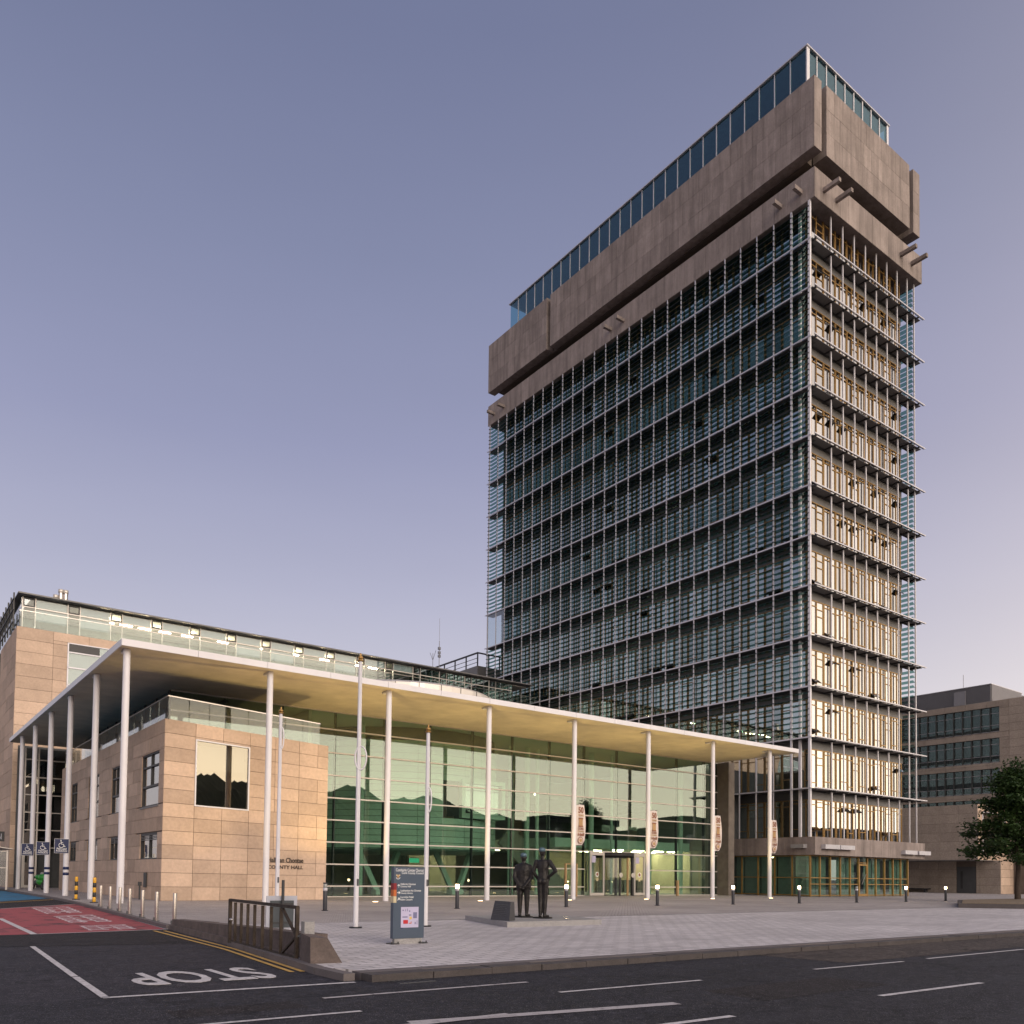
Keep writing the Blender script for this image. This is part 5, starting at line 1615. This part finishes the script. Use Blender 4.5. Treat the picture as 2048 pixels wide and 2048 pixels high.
# ---------------------------------------------------------------- bicycle shelter at the left edge
bk = thing('bicycle_shelter', 'pale metal framed glass shelter standing against the office block side', 'shelter', (5.5, 62, 0))
for x, y in ((7.2, 62.0), (4.8, 62.0), (7.0, 66.5), (4.6, 66.5)):
    box('shelter_post', x - .05, x + .05, y - .05, y + .05, 0, 2.5, 'frame_lt', bk)
for x0, x1, y in ((4.85, 7.15, 62.0), (4.65, 6.95, 66.5)):
    for z0, z1 in ((.25, 1.35), (1.42, 2.4)):
        p = box('shelter_pane', x0, x1, y - .01, y + .01, z0, z1, 'g_frost', bk)
        box('pane_rail', x0, x1, y - .04, y + .04, z1 + .005, z1 + .06, 'frame_lt', p)
mesh('shelter_roof', [(4.4, 61.7, 2.95), (7.5, 61.7, 2.55), (7.4, 66.9, 2.55), (4.3, 66.9, 2.95), (4.4, 61.7, 3.0), (7.5, 61.7, 2.6), (7.4, 66.9, 2.6), (4.3, 66.9, 3.0)], BOXF, 'frame_lt', bk)
ns = thing('wall_sign', 'dark wall sign with a white letter above the bicycle shelter', 'sign', (7.6, 70, 3.5))
box('sign_board', 7.3, 7.86, 69.4, 69.5, 3.25, 3.95, 'frame_dark', ns)
text('sign_letter', 'N', (7.42, 69.398, 3.4), (1, 0, 0), (0, 0, 1), .26, .4, 'signback', ns)
# ---------------------------------------------------------------- tree and its bed
bed = thing('tree_bed', 'gravel covered planting bed with a dark stone edge round the tree', 'planting bed', (55, 22, 0))
bp_ = [(42.6, 20.2), (46.5, 16.5), (75, 16.2), (75, 25.5), (50.5, 24.0)]
prism('bed_edge', bp_, 0, .22, 'kerb', bed)
cxm, cym = 58, 20.5
prism('gravel', [(cxm + (x - cxm) * .975, cym + (y - cym) * .94) for x, y in bp_], .2, .245, 'gravel', bed)
tree = thing('street_tree', 'dense dark green tree in the gravel bed before the library', 'tree', (56.6, 23.3, .24))
rt_ = random.Random(11)
tv, tf = [], []
def limb(pts):
    prev = None
    for (p, r) in pts:
        p = Vector(p)
        ring = [len(tv) + k for k in range(8)]
        for k in range(8):
            a = 2 * math.pi * k / 8
            tv.append((p.x + r * math.cos(a), p.y + r * math.sin(a), p.z))
        if prev:
            for k in range(8):
                tf.append((prev[k], prev[(k + 1) % 8], ring[(k + 1) % 8], ring[k]))
        prev = ring
TB = Vector((56.6, 23.3, .2))
limb([(TB, .20), (TB + Vector((.02, .03, .8)), .16), (TB + Vector((.03, -.02, 1.9)), .14), (TB + Vector((.1, .05, 3.2)), .12), (TB + Vector((.05, .1, 5.5)), .07), (TB + Vector((0, .1, 7.6)), .02)])
tips = []
for k in range(46):
    a = k * 2.4 + rt_.random() * .5
    t0 = k / 46
    z0 = 2.3 + 5.4 * t0
    reach = 3.05 * (1 - .80 * t0 ** 1.15) * rt_.uniform(.72, 1.1) * (.8 if k < 4 else 1)
    d = Vector((math.cos(a), math.sin(a), 0))
    p0 = TB + Vector((.05, .03, z0))
    rise = rt_.uniform(-.12, .40) * reach
    p1 = p0 + d * reach * .5 + Vector((0, 0, rise * .7))
    p2 = p0 + d * reach + Vector((rt_.uniform(-.3, .3), rt_.uniform(-.3, .3), rise))
    limb([(p0, .05), (p1, .03), (p2, .008)])
    for t in (.3, .45, .6, .72, .84, .93, 1.0):
        c = p0.lerp(p1, t * 2) if t < .5 else p1.lerp(p2, t * 2 - 1)
        tips.append((c, (.17 + .22 * (1 - abs(t - .65))) * rt_.uniform(.7, 1.2)))
for k in range(10):
    tips.append((TB + Vector((rt_.uniform(-.3, .3), rt_.uniform(-.3, .3), 7.0 + k * .16)), .3))
mesh('trunk', tv, tf, 'bark', tree, smooth=True)
lv, lf = [], []
for c, r in tips:
    for k in range(62):
        p = c + Vector((rt_.gauss(0, r), rt_.gauss(0, r), rt_.gauss(0, r * .55)))
        s = rt_.uniform(.05, .13)
        e = Euler((rt_.uniform(-.9, .9), rt_.uniform(-.9, .9), rt_.uniform(0, 6.28))).to_matrix()
        k0 = len(lv)
        for q in ((-s, 0, 0), (-s * .3, -s * .62, .01), (s * .5, -s * .5, 0), (s * 1.2, 0, -.02), (s * .5, s * .5, 0), (-s * .3, s * .62, .01)):
            lv.append(p + e @ Vector(q))
        lf.append(tuple(range(k0, k0 + 6)))
me = bpy.data.meshes.new('crown')
me.from_pydata([tuple(v) for v in lv], [], lf)
me.materials.append(MT['leaf'])
place(bpy.data.objects.new('crown', me), tree, Matrix.Identity(4))
# ---------------------------------------------------------------- across the road: what the glass reflects
hv, hf = [], []
NXh, NYh = 700, 7
rh = random.Random(21)
prof = [0, .5, .82, 1.0, .95, .98, 1.0]
crowns = [(rh.uniform(10, 330), rh.uniform(1.6, 4.2), rh.uniform(.7, 1.3)) for _ in range(150)]
for j in range(NYh):
    for i in range(NXh):
        x = 10 + 320 * i / (NXh - 1)
        h = 11.4 + 2.4 * math.sin(x * .021 + 1) + 1.1 * math.sin(x * .09)
        tops = [b[1] * b[2] * math.sqrt(1 - ((x - b[0]) / b[1]) ** 2) for b in crowns if abs(x - b[0]) < b[1]]
        h += (max(tops) if tops else 0) + .25 * math.sin(x * 5.3 + j) + .18 * math.sin(x * 11.7 + 2 * j)
        h *= min(1, (x - 10) / 40 + .35)
        hv.append((x, -34 - j * 9 + 1.2 * math.sin(x * .7 + j), h * prof[j] + (0 if j else -.3)))
for j in range(NYh - 1):
    for i in range(NXh - 1):
        a = j * NXh + i
        hf.append((a, a + 1, a + NXh + 1, a + NXh))
struct(mesh('hill', hv, hf, 'hill'))
for i, (x, w, h, d) in enumerate(((92, 16, 11.5, 10), (124, 22, 13.0, 12), (160, 18, 12.0, 10))):
    t = thing('terraced_house', ['plain dark house across the road mirrored left of the revolving door', 'wide flat roofed house across the road mirrored behind the statues', 'plain house across the road mirrored in the tower base'][i], 'house', (x, -26, -.1), 'houses across the road')
    box('wall', x, x + w, -30, -30 + d * .5, -.1, h - 1.2, 'house', t)
    box('roof', x - .4, x + w + .4, -30.4, -29.6 + d * .5, h - 1.2, h, 'slate', t)
    for k in range(int(w / 4)):
        for z in (1.2, 4.6, 7.8):
            box('window', x + 1.4 + 4 * k, x + 3.0 + 4 * k, -30 + d * .5 + .001, -30 + d * .5 + .05, z, z + 1.7, 'g_wing', t)
finish_text()
finish_figures()
for o, *_ in FIG:
    bpy.data.objects.remove(o)
